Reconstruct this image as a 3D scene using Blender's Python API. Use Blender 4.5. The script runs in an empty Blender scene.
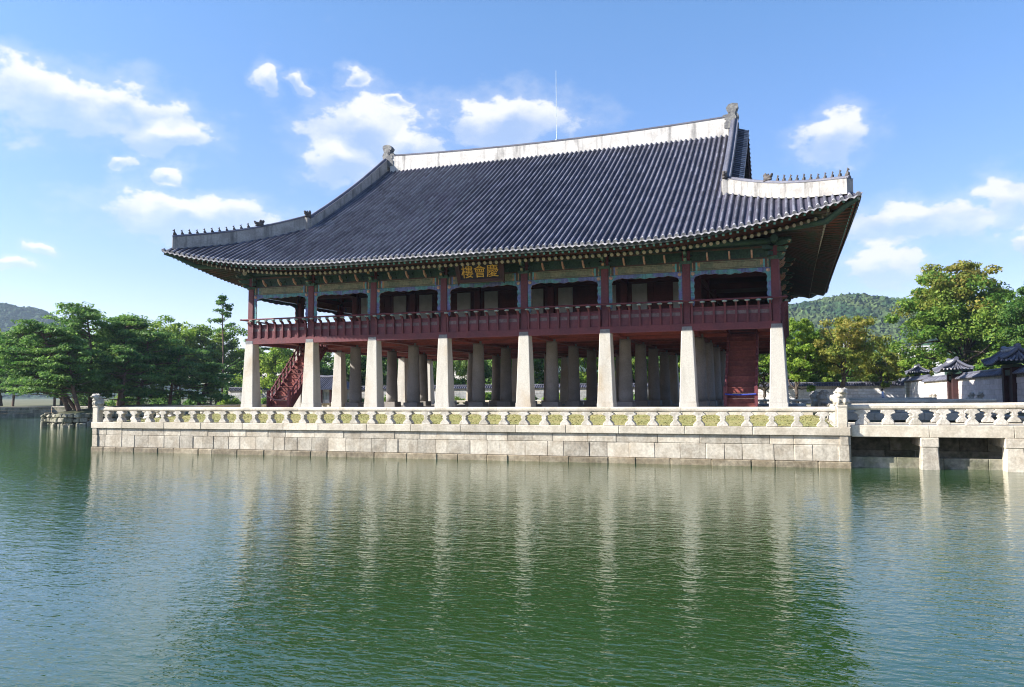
import bpy, math, random
import numpy as np
from mathutils import Vector, Matrix

R = math.radians
random.seed(7)
SC = bpy.context.scene
COL = SC.collection

# ------------------------------------------------------------------ camera
cam = bpy.data.cameras.new('camera')
camo = bpy.data.objects.new('camera', cam)
COL.objects.link(camo)
cam.sensor_width = 36.0
cam.lens = 798.5 / 1024 * 36.0
cam.clip_start = 0.5
cam.clip_end = 6000
YAW, PITCH, ROLL = 0.33503, 0.06466, -0.00579
fw = Vector((-math.sin(YAW) * math.cos(PITCH), math.cos(YAW) * math.cos(PITCH), math.sin(PITCH)))
rt = Vector((math.cos(YAW), math.sin(YAW), 0))
up = rt.cross(fw)
r2 = rt * math.cos(ROLL) + up * math.sin(ROLL)
u2 = -rt * math.sin(ROLL) + up * math.cos(ROLL)
mw = Matrix((r2, u2, -fw)).transposed().to_4x4()
mw.translation = Vector((17.837, -46.047, 1.0107))
camo.matrix_world = mw
SC.camera = camo

# ------------------------------------------------------------------ light
SUN_AZ, SUN_EL = R(64), R(31.5)          # azimuth west of the facade's normal
to_sun = Vector((-math.sin(SUN_AZ) * math.cos(SUN_EL), -math.cos(SUN_AZ) * math.cos(SUN_EL), math.sin(SUN_EL)))
sl = bpy.data.lights.new('sun', 'SUN')
sl.energy = 5.0
sl.angle = R(0.53)
sl.color = (1.0, 0.945, 0.86)
so = bpy.data.objects.new('sun', sl)
so.rotation_euler = to_sun.to_track_quat('Z', 'Y').to_euler()
so.location = (-60, -60, 60)
COL.objects.link(so)

SC.view_settings.view_transform = 'Standard'
SC.view_settings.look = 'None'
SC.view_settings.gamma = 1
SC.view_settings.exposure = 1.4
SC.cycles.use_denoising = True
SC.cycles.filter_width = 1.1
SC.cycles.max_bounces = 6
SC.cycles.diffuse_bounces = 3
SC.cycles.glossy_bounces = 3
SC.cycles.transmission_bounces = 3
SC.cycles.volume_bounces = 0

# clouds: azimuth (deg, from +Y towards +X), elevation, half sizes
CLOUDS = [(-49.17, 17.95, 4.6, 1.9), (-45.16, 18.1, 3.9, 1.6), (-43.3, 16.9, 3.2, 1.1), (-41.36, 11.85, 5.6, 1.35),
          (-45.66, 14.69, .8, .55), (-42.4, 14.28, 1.1, .7), (-36.34, 21.17, .9, .9), (-34.09, 21.25, .62, .5),
          (-31.03, 21.48, 1.05, .7), (-27.6, 20.5, 1.1, .4), (-29.74, 18.1, 3.7, 2.3), (-31.5, 16.35, 2.2, 1.4),
          (-19.6, 19.2, 4.8, 1.6), (3.15, 16.8, 2.2, 1.6), (7.6, 10.73, 3.9, 1.4), (6.34, 8.09, 2.3, .95),
          (12.9, 11.4, 1.5, 1.4), (13.6, 9.0, 1.4, .8), (-49.7, 8.95, .85, .4), (-51.4, 7.9, 1.2, .35), (-26.2, 17.2, 2.0, 1.7),
          (24, 14, 6, 2.0), (40, 10, 7, 1.6), (-70, 15, 7, 2.4), (-90, 20, 9, 3), (60, 20, 8, 3), (95, 24, 9, 3.2), (-125, 22, 10, 3)]

def make_world():
    w = bpy.data.worlds.new('World')
    SC.world = w
    w.use_nodes = True
    nt = w.node_tree
    N, L = nt.nodes, nt.links
    N.clear()
    def mth(op, a, b=None, c=None, clamp=False):
        n = N.new('ShaderNodeMath'); n.operation = op; n.use_clamp = clamp
        for i, v in enumerate((a, b, c)):
            if v is None: continue
            if isinstance(v, (int, float)): n.inputs[i].default_value = v
            else: L.new(v, n.inputs[i])
        return n.outputs[0]
    sky = N.new('ShaderNodeTexSky')
    sky.sky_type = 'NISHITA'
    sky.sun_disc = False
    sky.sun_elevation = SUN_EL
    sky.sun_rotation = math.atan2(to_sun.x, to_sun.y)
    sky.air_density = 1.0
    sky.dust_density = 0.4
    sky.ozone_density = 3.0
    sky.altitude = 50
    hs = N.new('ShaderNodeHueSaturation'); hs.inputs['Saturation'].default_value = 1.22; hs.inputs['Hue'].default_value = .509
    L.new(sky.outputs[0], hs.inputs['Color'])
    tc = N.new('ShaderNodeTexCoord')
    sep = N.new('ShaderNodeSeparateXYZ')
    nrm = N.new('ShaderNodeVectorMath'); nrm.operation = 'NORMALIZE'
    L.new(tc.outputs['Generated'], nrm.inputs[0])
    L.new(nrm.outputs[0], sep.inputs[0])
    az = mth('MULTIPLY', mth('ARCTAN2', sep.outputs[0], sep.outputs[1]), 57.29578)
    el = mth('MULTIPLY', mth('ARCSINE', sep.outputs[2]), 57.29578)
    def wnoise(off, sc):
        mp = N.new('ShaderNodeMapping'); mp.inputs['Scale'].default_value = (sc, sc, sc * 1.4); mp.inputs['Location'].default_value = off
        L.new(nrm.outputs[0], mp.inputs[0])
        n = N.new('ShaderNodeTexNoise'); n.inputs['Scale'].default_value = 1; n.inputs['Detail'].default_value = 4
        L.new(mp.outputs[0], n.inputs['Vector'])
        return mth('SUBTRACT', n.outputs[0], .5)
    az = mth('MULTIPLY_ADD', wnoise((5, 2, 9), 16), 5.0, az)
    el = mth('MULTIPLY_ADD', wnoise((1, 7, 4), 16), 3.0, el)
    m = mu = None
    for a0, e0, ra, re in CLOUDS:
        x = mth('MULTIPLY', mth('SUBTRACT', az, a0), 1 / ra)
        y = mth('MULTIPLY', mth('SUBTRACT', el, e0), 1 / re)
        d = mth('SUBTRACT', 1.0, mth('SQRT', mth('MULTIPLY_ADD', x, x, mth('MULTIPLY', y, y))))
        m = d if m is None else mth('MAXIMUM', m, d)
        y2 = mth('SUBTRACT', y, .55)
        d2 = mth('SUBTRACT', 1.0, mth('SQRT', mth('MULTIPLY_ADD', x, x, mth('MULTIPLY', y2, y2))))
        mu = d2 if mu is None else mth('MAXIMUM', mu, d2)
    def noise(scale, detail, rough, off):
        mp = N.new('ShaderNodeMapping'); mp.inputs['Scale'].default_value = (scale, scale, scale * 1.7)
        mp.inputs['Location'].default_value = off
        L.new(nrm.outputs[0], mp.inputs[0])
        n = N.new('ShaderNodeTexNoise'); n.inputs['Scale'].default_value = 1; n.inputs['Detail'].default_value = detail
        n.inputs['Roughness'].default_value = rough
        L.new(mp.outputs[0], n.inputs['Vector'])
        return n.outputs[0]
    n1 = noise(24, 9, .56, (3, 1, 2))
    n2 = noise(24, 9, .56, (3.12, 1.12, 1.62))   # the same field seen a little lower: relief shading
    dens = mth('ADD', mth('MULTIPLY_ADD', mth('MAXIMUM', m, -1.2), 1.7, .55), mth('MULTIPLY', mth('SUBTRACT', n1, .5), 3.4))
    cov = N.new('ShaderNodeMapRange'); cov.interpolation_type = 'SMOOTHSTEP'
    cov.inputs[1].default_value = .05; cov.inputs[2].default_value = .8
    L.new(dens, cov.inputs[0])
    # thin veil round the puffs
    veil = N.new('ShaderNodeMapRange'); veil.interpolation_type = 'SMOOTHSTEP'
    veil.inputs[1].default_value = -1.0; veil.inputs[2].default_value = .7; veil.inputs[4].default_value = .28
    L.new(dens, veil.inputs[0])
    cover = mth('MAXIMUM', cov.outputs[0], veil.outputs[0])
    topness = mth('MULTIPLY', mth('SUBTRACT', mu, m), 1.1)
    shade = mth('ADD', mth('ADD', .62, topness), mth('MULTIPLY', mth('SUBTRACT', n1, n2), 2.4), clamp=True)
    cover = mth('MULTIPLY', cover, mth('ADD', .80, mth('MULTIPLY', topness, .6), clamp=True))
    ccol = N.new('ShaderNodeMix'); ccol.data_type = 'RGBA'
    L.new(shade, ccol.inputs[0])
    ccol.inputs[6].default_value = (3.0, 3.4, 4.1, 1)
    ccol.inputs[7].default_value = (4.45, 4.45, 4.45, 1)
    # late summer air: a bluer horizon and a lighter upper sky than the clean model gives
    g = N.new('ShaderNodeMapRange'); g.inputs[1].default_value = 8; g.inputs[2].default_value = 26
    L.new(mth('MULTIPLY', mth('ARCSINE', sep.outputs[2]), 57.29578), g.inputs[0])
    tint = N.new('ShaderNodeMix'); tint.data_type = 'RGBA'
    L.new(g.outputs[0], tint.inputs[0]); tint.inputs[6].default_value = (1.08, .88, .95, 1); tint.inputs[7].default_value = (1.36, 1.22, 1.06, 1)
    tm = N.new('ShaderNodeVectorMath'); tm.operation = 'MULTIPLY'
    L.new(hs.outputs[0], tm.inputs[0]); L.new(tint.outputs[2], tm.inputs[1])
    mix = N.new('ShaderNodeMix'); mix.data_type = 'RGBA'
    L.new(mth('MULTIPLY', cover, .93), mix.inputs[0])
    L.new(tm.outputs[0], mix.inputs[6])
    L.new(ccol.outputs[2], mix.inputs[7])
    bg = N.new('ShaderNodeBackground')
    bg.inputs[1].default_value = 0.09
    L.new(mix.outputs[2], bg.inputs[0])
    out = N.new('ShaderNodeOutputWorld')
    L.new(bg.outputs[0], out.inputs[0])
make_world()

# ------------------------------------------------------------------ materials
def mat(name, col, col2=None, msc=.6, var=.25, vsc=6.0, rough=.75, rnd=.0, bump=.0, bsc=25.0, stretch=(1, 1, 1),
        spec=.3, streak=None, ramp=(.42, .62), transl=0.0, metallic=0.0):
    m = bpy.data.materials.new(name)
    m.use_nodes = True
    nt = m.node_tree; N, L = nt.nodes, nt.links
    b = N['Principled BSDF']
    b.inputs['Roughness'].default_value = rough
    b.inputs['Specular IOR Level'].default_value = spec
    b.inputs['Metallic'].default_value = metallic
    g = N.new('ShaderNodeNewGeometry')
    def noise(sc, det=5, st=stretch):
        mp = N.new('ShaderNodeMapping'); mp.inputs['Scale'].default_value = tuple(sc * s for s in st)
        L.new(g.outputs['Position'], mp.inputs[0])
        n = N.new('ShaderNodeTexNoise'); n.inputs['Scale'].default_value = 1; n.inputs['Detail'].default_value = det
        n.inputs['Roughness'].default_value = .6
        L.new(mp.outputs[0], n.inputs['Vector'])
        return n.outputs[0]
    def mixc(f, a, c):
        x = N.new('ShaderNodeMix'); x.data_type = 'RGBA'
        for i, v in ((0, f), (6, a), (7, c)):
            if isinstance(v, tuple): x.inputs[i].default_value = v + (1,) if len(v) == 3 else v
            elif isinstance(v, float): x.inputs[i].default_value = v
            else: L.new(v, x.inputs[i])
        return x.outputs[2]
    def ramped(v, lo, hi, a=0.0, c=1.0):
        r = N.new('ShaderNodeMapRange'); r.interpolation_type = 'SMOOTHSTEP'
        r.inputs[1].default_value = lo; r.inputs[2].default_value = hi
        r.inputs[3].default_value = a; r.inputs[4].default_value = c
        L.new(v, r.inputs[0]); return r.outputs[0]
    c = tuple(col)
    at = None
    if rnd:
        at = N.new('ShaderNodeAttribute'); at.attribute_name = 'rnd'
    if col2 is not None:
        if transl:
            c = mixc(ramped(at.outputs['Fac'], -1, 1), c, tuple(col2))
        else:
            c = mixc(ramped(noise(msc, 6), *ramp), c, tuple(col2))
    if streak is not None:
        scol, amt = streak
        c = mixc(ramped(noise(2.2, 6, (1, 1, .12)), .48, .75, 0, amt), c, tuple(scol))
    val = ramped(noise(vsc, 8), .25, .75, 1 - var, 1 + var)
    if rnd and not transl:
        ad = N.new('ShaderNodeMath'); ad.operation = 'MULTIPLY_ADD'
        L.new(at.outputs['Fac'], ad.inputs[0]); ad.inputs[1].default_value = rnd; L.new(val, ad.inputs[2]); val = ad.outputs[0]
    vm = N.new('ShaderNodeVectorMath'); vm.operation = 'SCALE'
    if isinstance(c, tuple): vm.inputs[0].default_value = c
    else: L.new(c, vm.inputs[0])
    L.new(val, vm.inputs['Scale'])
    L.new(vm.outputs[0], b.inputs['Base Color'])
    if bump:
        bp = N.new('ShaderNodeBump'); bp.inputs['Strength'].default_value = bump; bp.inputs['Distance'].default_value = .03
        L.new(noise(bsc, 6, (1, 1, 1)), bp.inputs['Height']); L.new(bp.outputs[0], b.inputs['Normal'])
    if transl:
        t = N.new('ShaderNodeBsdfTranslucent'); L.new(vm.outputs[0], t.inputs[0])
        ms = N.new('ShaderNodeMixShader'); ms.inputs[0].default_value = transl
        L.new(b.outputs[0], ms.inputs[1]); L.new(t.outputs[0], ms.inputs[2])
        L.new(ms.outputs[0], N['Material Output'].inputs[0])
    return m

granite = mat('granite', (.50, .455, .375), (.40, .355, .28), .9, .16, 14, .8, .16, .35, 18, streak=((.20, .185, .15), .35))
granite_old = mat('weathered granite', (.44, .40, .33), (.34, .295, .23), 1.1, .22, 9, .85, .25, .5, 14, streak=((.17, .15, .12), .5))
granite_darkened = mat('shade-darkened bank stone', (.24, .225, .175), (.14, .14, .09), 1.0, .3, 6, .9, .35, .5, 12)  # dark tone puts the shade under the bridges into the stone; islet shares it
granite_wet = mat('granite at the waterline', (.18, .145, .095), (.26, .22, .155), 1.3, .3, 6, .6, .25, .5, 12)
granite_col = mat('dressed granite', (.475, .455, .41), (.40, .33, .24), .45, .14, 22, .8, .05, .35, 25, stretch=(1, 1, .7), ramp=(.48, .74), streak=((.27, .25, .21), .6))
granite_in = mat('shaded dressed granite', (.27, .255, .24), (.21, .195, .175), .5, .14, 18, .85, .05, .35, 25, streak=((.2, .19, .17), .6))  # darker copy of the column granite, inner columns' shade put into its colour
granite_carved = mat('carved granite', (.44, .41, .36), (.31, .285, .235), 2.2, .25, 12, .85, .25, .6, 18)
joint = mat('dark joint', (.05, .045, .04), rough=.95)
plaster = mat('lime plaster', (.60, .58, .55), (.50, .48, .45), 1.2, .12, 9, .85, 0, .2, 20, streak=((.10, .10, .10), .8))
plaster_hip = mat('stained lime plaster', (.33, .32, .305), (.25, .24, .23), 1.2, .15, 9, .85, 0, .2, 20, streak=((.06, .06, .06), .8))
plaster_grey = mat('grey plaster', (.40, .40, .40), (.30, .30, .30), 1.2, .15, 9, .85, 0, .2, 20, streak=((.12, .12, .125), .75))
wall_white = mat('white wall stone', (.72, .70, .68), (.62, .58, .56), .5, .15, 5, .85, .1, .3, 10)
wall_far = mat('grey wall stone', (.36, .355, .345), (.26, .26, .25), .5, .2, 5, .85, .15, .3, 10)
wall_pink = mat('pink brick wall', (.58, .52, .50), (.52, .45, .43), .5, .15, 5, .85, .1, .3, 10)
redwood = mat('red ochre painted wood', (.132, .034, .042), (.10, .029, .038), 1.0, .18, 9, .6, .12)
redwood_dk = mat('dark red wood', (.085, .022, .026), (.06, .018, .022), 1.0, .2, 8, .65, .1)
stairwood = mat('stair planks', (.21, .058, .048), (.15, .04, .036), 1.5, .2, 9, .65, .2)
plankred = mat('orange red planks', (.25, .058, .046), (.17, .042, .036), .8, .2, 7, .65, .25)
greenpaint = mat('green painted timber', (.034, .072, .052), (.026, .055, .05), 2.0, .25, 10, .6, .15)
rafter_green = mat('green rafter paint', (.085, .050, .038), (.050, .060, .042), 1.4, .25, 8, .6, .1)
soffit_m = mat('soffit boards', (.16, .055, .038), (.11, .055, .038), 1.5, .25, 6, .7, .2)
fascia_m = mat('dark eave board', (.028, .032, .026), (.04, .05, .04), 2, .2, 9, .7)
endcap = mat('pale rafter end', (.33, .28, .20), (.24, .24, .17), 6, .2, 20, .7)
tealend = mat('teal rafter end', (.08, .24, .19), (.15, .33, .28), 6, .2, 20, .6)
beigepaint = mat('faded olive beam paint', (.17, .165, .105), (.11, .13, .085), 2.2, .25, 8, .65)
ochrepaint = mat('ochre band paint', (.30, .17, .09), (.09, .16, .12), 3.5, .2, 9, .65, ramp=(.45, .55))
bluepaint = mat('blue scroll paint', (.10, .13, .30), (.10, .30, .30), 2.4, .2, 9, .6, ramp=(.45, .55))
pinkpaint = mat('pink tongue paint', (.38, .20, .16), (.42, .30, .22), 4, .2, 9, .65)
tealpaint = mat('teal fringe paint', (.075, .20, .21), (.10, .115, .25), 1.6, .25, 9, .6, .2, ramp=(.44, .56))
lotus_m = mat('grey green lotus block', (.16, .24, .22), (.3, .33, .3), 6, .25, 10, .65)
ventpale = mat('pale painted board', (.17, .125, .13), (.11, .075, .08), 4, .2, 9, .7)
paper = mat('paper door', (.38, .40, .40), (.33, .35, .35), 2, .06, 5, .85)
black_m = mat('black lacquer board', (.012, .010, .014), rough=.5)
gold = mat('gold letters', (.55, .33, .045), (.45, .25, .03), 5, .15, 9, .5)
shoe_m = mat('grey timber foot', (.15, .155, .17), (.2, .2, .2), 3, .2, 8, .75)
tile_m = mat('grey clay tile', (.100, .103, .132), (.068, .070, .094), .5, .28, 9, .66, .34, .3, 20, spec=.3, streak=((.16, .155, .145), .25))
tile_pan = mat('dark pan tile', (.054, .051, .076), (.040, .038, .058), .6, .25, 8, .7, .2)
tile_end = mat('mortared tile end', (.34, .33, .35), (.22, .22, .25), 2.0, .2, 9, .75, .2)
orn_m = mat('grey ornament clay', (.13, .13, .135), (.22, .22, .21), 3, .25, 8, .8, 0, .5, 10)
figure_m = mat('dark figurine clay', (.06, .055, .055), (.1, .09, .085), 5, .2, 9, .8)
steel = mat('steel rod', (.36, .40, .40), rough=.4, metallic=.6)
paving = mat('stone paving', (.24, .23, .21), (.19, .18, .16), .8, .18, 6, .85, .12, .3, 12)
lawn_m = mat('lawn grass', (.235, .235, .085), (.31, .265, .115), .35, .16, 5, .95, 0, .8, 30, ramp=(.4, .7))
earth = mat('park ground', (.075, .085, .035), (.14, .13, .075), .08, .25, 2, .95)
rope_b = mat('blue rope', (.03, .05, .30), rough=.6)
rope_p = mat('pale rope', (.34, .16, .16), rough=.7)
bark_pine = mat('red pine bark', (.155, .095, .068), (.08, .058, .048), 2.5, .35, 12, .9, 0, .8, 12)
bark = mat('brown bark', (.075, .058, .043), (.05, .04, .032), 2.5, .35, 12, .9, 0, .8, 12)
gatewood = mat('dark gate timber', (.045, .017, .017), (.03, .014, .014), 1.0, .2, 8, .7, .1)
skin = mat('skin', (.45, .28, .2), rough=.6)
shirt = mat('pale blue shirt', (.38, .45, .62), rough=.8)
trous = mat('dark trousers', (.05, .055, .08), rough=.8)
hairm = mat('dark hair', (.015, .012, .012), rough=.6)
bldwhite = mat('white concrete', (.6, .6, .58), rough=.8)
glassdk = mat('dark window', (.03, .04, .05), rough=.15, spec=.5)
signred = mat('red sign print', (.45, .05, .06), rough=.5)
signblue = mat('blue sign print', (.06, .12, .4), rough=.5)

# ------------------------------------------------------------------ mesh builder
OFF = {}
def tag(o, label=None, cat=None, group=None, kind=None):
    if label: o['label'] = label
    if cat: o['category'] = cat
    if group: o['group'] = group
    if kind: o['kind'] = kind
    return o
def thing(name, loc, label, cat, group=None, rz=0):
    o = bpy.data.objects.new(name, None)
    o.empty_display_size = .3
    o.location = loc
    o.rotation_euler.z = rz
    COL.objects.link(o)
    OFF[o] = Vector(loc)
    return tag(o, label, cat, group)
def link(name, me, parent=None, loc=None):
    o = bpy.data.objects.new(name, me)
    COL.objects.link(o)
    base = Vector((0, 0, 0))
    if parent is not None:
        o.parent = parent
        base = OFF.get(parent, base)
    if loc is not None:
        o.location = Vector(loc) - base
        OFF[o] = Vector(loc)
    else:
        OFF[o] = base
    return o
def inst(src, name, parent, loc, rz=0, scale=None):
    """one more object using the same mesh"""
    o = link(name, src.data if hasattr(src, 'data') else src, parent, loc)
    o.rotation_euler.z = rz
    if scale: o.scale = scale
    return o

class MB:
    def __init__(s):
        s.v = []; s.f = []; s.m = []; s.s = []; s.r = []
    def add(s, vs, fs, m=0, smooth=False, r=None):
        o = len(s.v)
        s.v += [tuple(v) for v in vs]
        r = random.uniform(-1, 1) if r is None else r
        for f in fs:
            s.f.append([i + o for i in f]); s.m.append(m); s.s.append(smooth); s.r.append(r)
    def obox(s, o, u, v, w, a, b, c, m=0, ch=0.0, r=None):
        """box along axes u, v, w from origin o; a, b, c are (lo, hi) ranges"""
        o, u, v, w = Vector(o), Vector(u), Vector(v), Vector(w)
        P = lambda x, y, z: o + u * x + v * y + w * z
        if u.cross(v).dot(w) < 0:
            u, a = -u, (-a[1], -a[0])
        if ch <= 0:
            vs = [P(x, y, z) for z in c for y in b for x in a]
            s.add(vs, [(0, 2, 3, 1), (4, 5, 7, 6), (0, 1, 5, 4), (2, 6, 7, 3), (0, 4, 6, 2), (1, 3, 7, 5)], m, False, r)
            return
        vs = []; idx = {}
        for i in (0, 1):
            for j in (0, 1):
                for k in (0, 1):
                    sx, sy, sz = (1 if i == 0 else -1), (1 if j == 0 else -1), (1 if k == 0 else -1)
                    for ax in range(3):
                        p = [a[i] + ch * sx, b[j] + ch * sy, c[k] + ch * sz]
                        p[ax] = (a[i], b[j], c[k])[ax]
                        idx[(i, j, k, ax)] = len(vs); vs.append(P(*p))
        fs = []
        def face(ids): fs.append(ids)
        for ax in range(3):
            o1, o2 = [q for q in range(3) if q != ax]
            for e in (0, 1):
                ring = []
                for (p, q) in ((0, 0), (1, 0), (1, 1), (0, 1)):
                    t = [0, 0, 0]; t[ax] = e; t[o1] = p; t[o2] = q
                    ring.append(idx[(*t, ax)])
                face(ring)
        for ax in range(3):          # edges parallel to ax
            o1, o2 = [q for q in range(3) if q != ax]
            for p in (0, 1):
                for q in (0, 1):
                    t0 = [0, 0, 0]; t0[o1] = p; t0[o2] = q
                    t1 = list(t0); t1[ax] = 1
                    face([idx[(*t0, o1)], idx[(*t1, o1)], idx[(*t1, o2)], idx[(*t0, o2)]])
        for i in (0, 1):
            for j in (0, 1):
                for k in (0, 1):
                    face([idx[(i, j, k, ax)] for ax in range(3)])
        # orient outward
        cen = sum(vs, Vector()) / len(vs)
        out = []
        for f in fs:
            n = (vs[f[1]] - vs[f[0]]).cross(vs[f[2]] - vs[f[0]])
            fc = sum((vs[i] for i in f), Vector()) / len(f)
            out.append(f if n.dot(fc - cen) >= 0 else f[::-1])
        s.add(vs, out, m, False, r)
    def box(s, x0, x1, y0, y1, z0, z1, m=0, ch=0.0, r=None):
        s.obox((0, 0, 0), (1, 0, 0), (0, 1, 0), (0, 0, 1), (x0, x1), (y0, y1), (z0, z1), m, ch, r)
    def frust(s, cx, cy, z0, z1, w0, w1, m=0, d0=None, d1=None, ch=0.0):
        d0 = w0 if d0 is None else d0; d1 = w1 if d1 is None else d1
        vs = []
        for z, w, d in ((z0, w0, d0), (z1, w1, d1)):
            a, b = w / 2, d / 2
            if ch: vs += [(cx + x, cy + y, z) for x, y in ((-a + ch, -b), (a - ch, -b), (a, -b + ch), (a, b - ch), (a - ch, b), (-a + ch, b), (-a, b - ch), (-a, -b + ch))]
            else: vs += [(cx + x, cy + y, z) for x, y in ((-a, -b), (a, -b), (a, b), (-a, b))]
        n = len(vs) // 2
        fs = [(i, (i + 1) % n, n + (i + 1) % n, n + i) for i in range(n)] + [tuple(range(n))[::-1], tuple(range(n, 2 * n))]
        s.add(vs, fs, m)
    def prism(s, poly, o, u, w, n, t0, t1, m=0, r=None):
        """polygon (a,b) in plane o + u*a + w*b, pushed along n from t0 to t1"""
        o, u, w, n = Vector(o), Vector(u), Vector(w), Vector(n)
        k = len(poly)
        ar = sum(poly[i][0] * poly[(i + 1) % k][1] - poly[(i + 1) % k][0] * poly[i][1] for i in range(k))
        if ar < 0: poly = poly[::-1]
        if u.cross(w).dot(n) < 0: t0, t1 = t1, t0
        vs = [o + u * a + w * b + n * t0 for a, b in poly] + [o + u * a + w * b + n * t1 for a, b in poly]
        fs = [tuple(range(k))[::-1], tuple(range(k, 2 * k))] + [(i, (i + 1) % k, k + (i + 1) % k, k + i) for i in range(k)]
        s.add(vs, fs, m, False, r)
    def tube(s, path, rad, seg=8, m=0, cap=True, smooth=True, r=None, mcap=None, up=(0, 0, 1)):
        path = [Vector(p) for p in path]
        rad = rad if isinstance(rad, (list, tuple)) else [rad] * len(path)
        vs = []
        for i, p in enumerate(path):
            t = (path[min(i + 1, len(path) - 1)] - path[max(i - 1, 0)]).normalized()
            a = t.cross(Vector(up))
            if a.length < 1e-3: a = t.cross(Vector((0, 1, 0)))
            a.normalize(); b = a.cross(t)
            for k in range(seg):
                an = 2 * math.pi * (k + .5) / seg
                vs.append(p + (a * math.cos(an) + b * math.sin(an)) * rad[i])
        fs = []
        for i in range(len(path) - 1):
            for k in range(seg):
                fs.append((i * seg + k, (i + 1) * seg + k, (i + 1) * seg + (k + 1) % seg, i * seg + (k + 1) % seg))
        r = random.uniform(-1, 1) if r is None else r
        s.add(vs, fs, m, smooth, r)
        if cap:
            s.add(vs[:seg], [tuple(range(seg))], m, False, r)
            s.add(vs[-seg:], [tuple(range(seg))[::-1]], m if mcap is None else mcap, False, r)
    def lathe(s, prof, seg=14, c=(0, 0, 0), m=0, sx=1, sy=1, smooth=True):
        vs = []
        for r_, z in prof:
            for k in range(seg):
                an = 2 * math.pi * (k + .5) / seg
                vs.append((c[0] + r_ * sx * math.cos(an), c[1] + r_ * sy * math.sin(an), c[2] + z))
        fs = []
        for i in range(len(prof) - 1):
            for k in range(seg):
                fs.append((i * seg + k, i * seg + (k + 1) % seg, (i + 1) * seg + (k + 1) % seg, (i + 1) * seg + k))
        n = len(vs)
        fs += [tuple(range(seg))[::-1], tuple(range(n - seg, n))]
        s.add(vs, fs, m, smooth)
    def grid(s, rows, m=0, smooth=True, flip=False, r=None):
        """rows: list of equally long lists of points"""
        k = len(rows[0]); vs = [p for row in rows for p in row]; fs = []
        for i in range(len(rows) - 1):
            for j in range(k - 1):
                f = (i * k + j, i * k + j + 1, (i + 1) * k + j + 1, (i + 1) * k + j)
                fs.append(f[::-1] if flip else f)
        s.add(vs, fs, m, smooth, r)
    def mesh(s, name, mats, off=(0, 0, 0)):
        me = bpy.data.meshes.new(name)
        ox, oy, oz = off
        me.from_pydata([(x - ox, y - oy, z - oz) for x, y, z in s.v], [], s.f)
        for mt in (mats if isinstance(mats, (list, tuple)) else [mats]): me.materials.append(mt)
        me.polygons.foreach_set('material_index', s.m)
        me.polygons.foreach_set('use_smooth', s.s)
        a = me.attributes.new('rnd', 'FLOAT', 'FACE')
        a.data.foreach_set('value', s.r)
        me.update()
        return me
    def build(s, name, mats, parent=None):
        off = OFF.get(parent, Vector((0, 0, 0))) if parent is not None else (0, 0, 0)
        return link(name, s.mesh(name, mats, off), parent)

def np_mesh(name, V, F4, mats, rnd=None, smooth=False):
    me = bpy.data.meshes.new(name)
    nf = len(F4)
    me.vertices.add(len(V)); me.vertices.foreach_set('co', np.asarray(V, dtype=np.float32).ravel())
    me.loops.add(nf * 4); me.loops.foreach_set('vertex_index', np.asarray(F4, dtype=np.int32).ravel())
    me.polygons.add(nf)
    me.polygons.foreach_set('loop_start', np.arange(0, nf * 4, 4, dtype=np.int32))
    me.polygons.foreach_set('use_smooth', np.full(nf, smooth))
    for mt in mats: me.materials.append(mt)
    if rnd is not None:
        a = me.attributes.new('rnd', 'FLOAT', 'FACE'); a.data.foreach_set('value', np.asarray(rnd, dtype=np.float32))
    me.update(calc_edges=True)
    me.validate()
    return me

def blob_mesh(name, balls, mats, voxel=.04, smooth=True):
    """ellipsoids (centre, radii) fused into one continuous skin"""
    mb = MB()
    for c, rr in balls:
        n, k = 8, 12
        prof = [(math.sin(math.pi * i / n), -math.cos(math.pi * i / n)) for i in range(n + 1)]
        vs = []
        for pr, pz in prof:
            for j in range(k):
                an = 2 * math.pi * j / k
                vs.append((c[0] + rr[0] * max(pr, .02) * math.cos(an), c[1] + rr[1] * max(pr, .02) * math.sin(an), c[2] + rr[2] * pz))
        fs = [(i * k + j, i * k + (j + 1) % k, (i + 1) * k + (j + 1) % k, (i + 1) * k + j) for i in range(n) for j in range(k)]
        fs += [tuple(range(k))[::-1], tuple(range(n * k, n * k + k))]
        mb.add(vs, fs)
    return remesh(mb.mesh(name, mats), voxel, smooth)
def remesh(me, voxel, smooth=True):
    o = bpy.data.objects.new('tmp', me); COL.objects.link(o)
    md = o.modifiers.new('r', 'REMESH'); md.mode = 'VOXEL'; md.voxel_size = voxel; md.use_smooth_shade = smooth
    dg = bpy.context.evaluated_depsgraph_get()
    out = bpy.data.meshes.new_from_object(o.evaluated_get(dg))
    nm = me.name
    bpy.data.objects.remove(o); bpy.data.meshes.remove(me)
    out.name = nm
    return out

X, Y, Z = Vector((1, 0, 0)), Vector((0, 1, 0)), Vector((0, 0, 1))
WATER = -2.10

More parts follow.
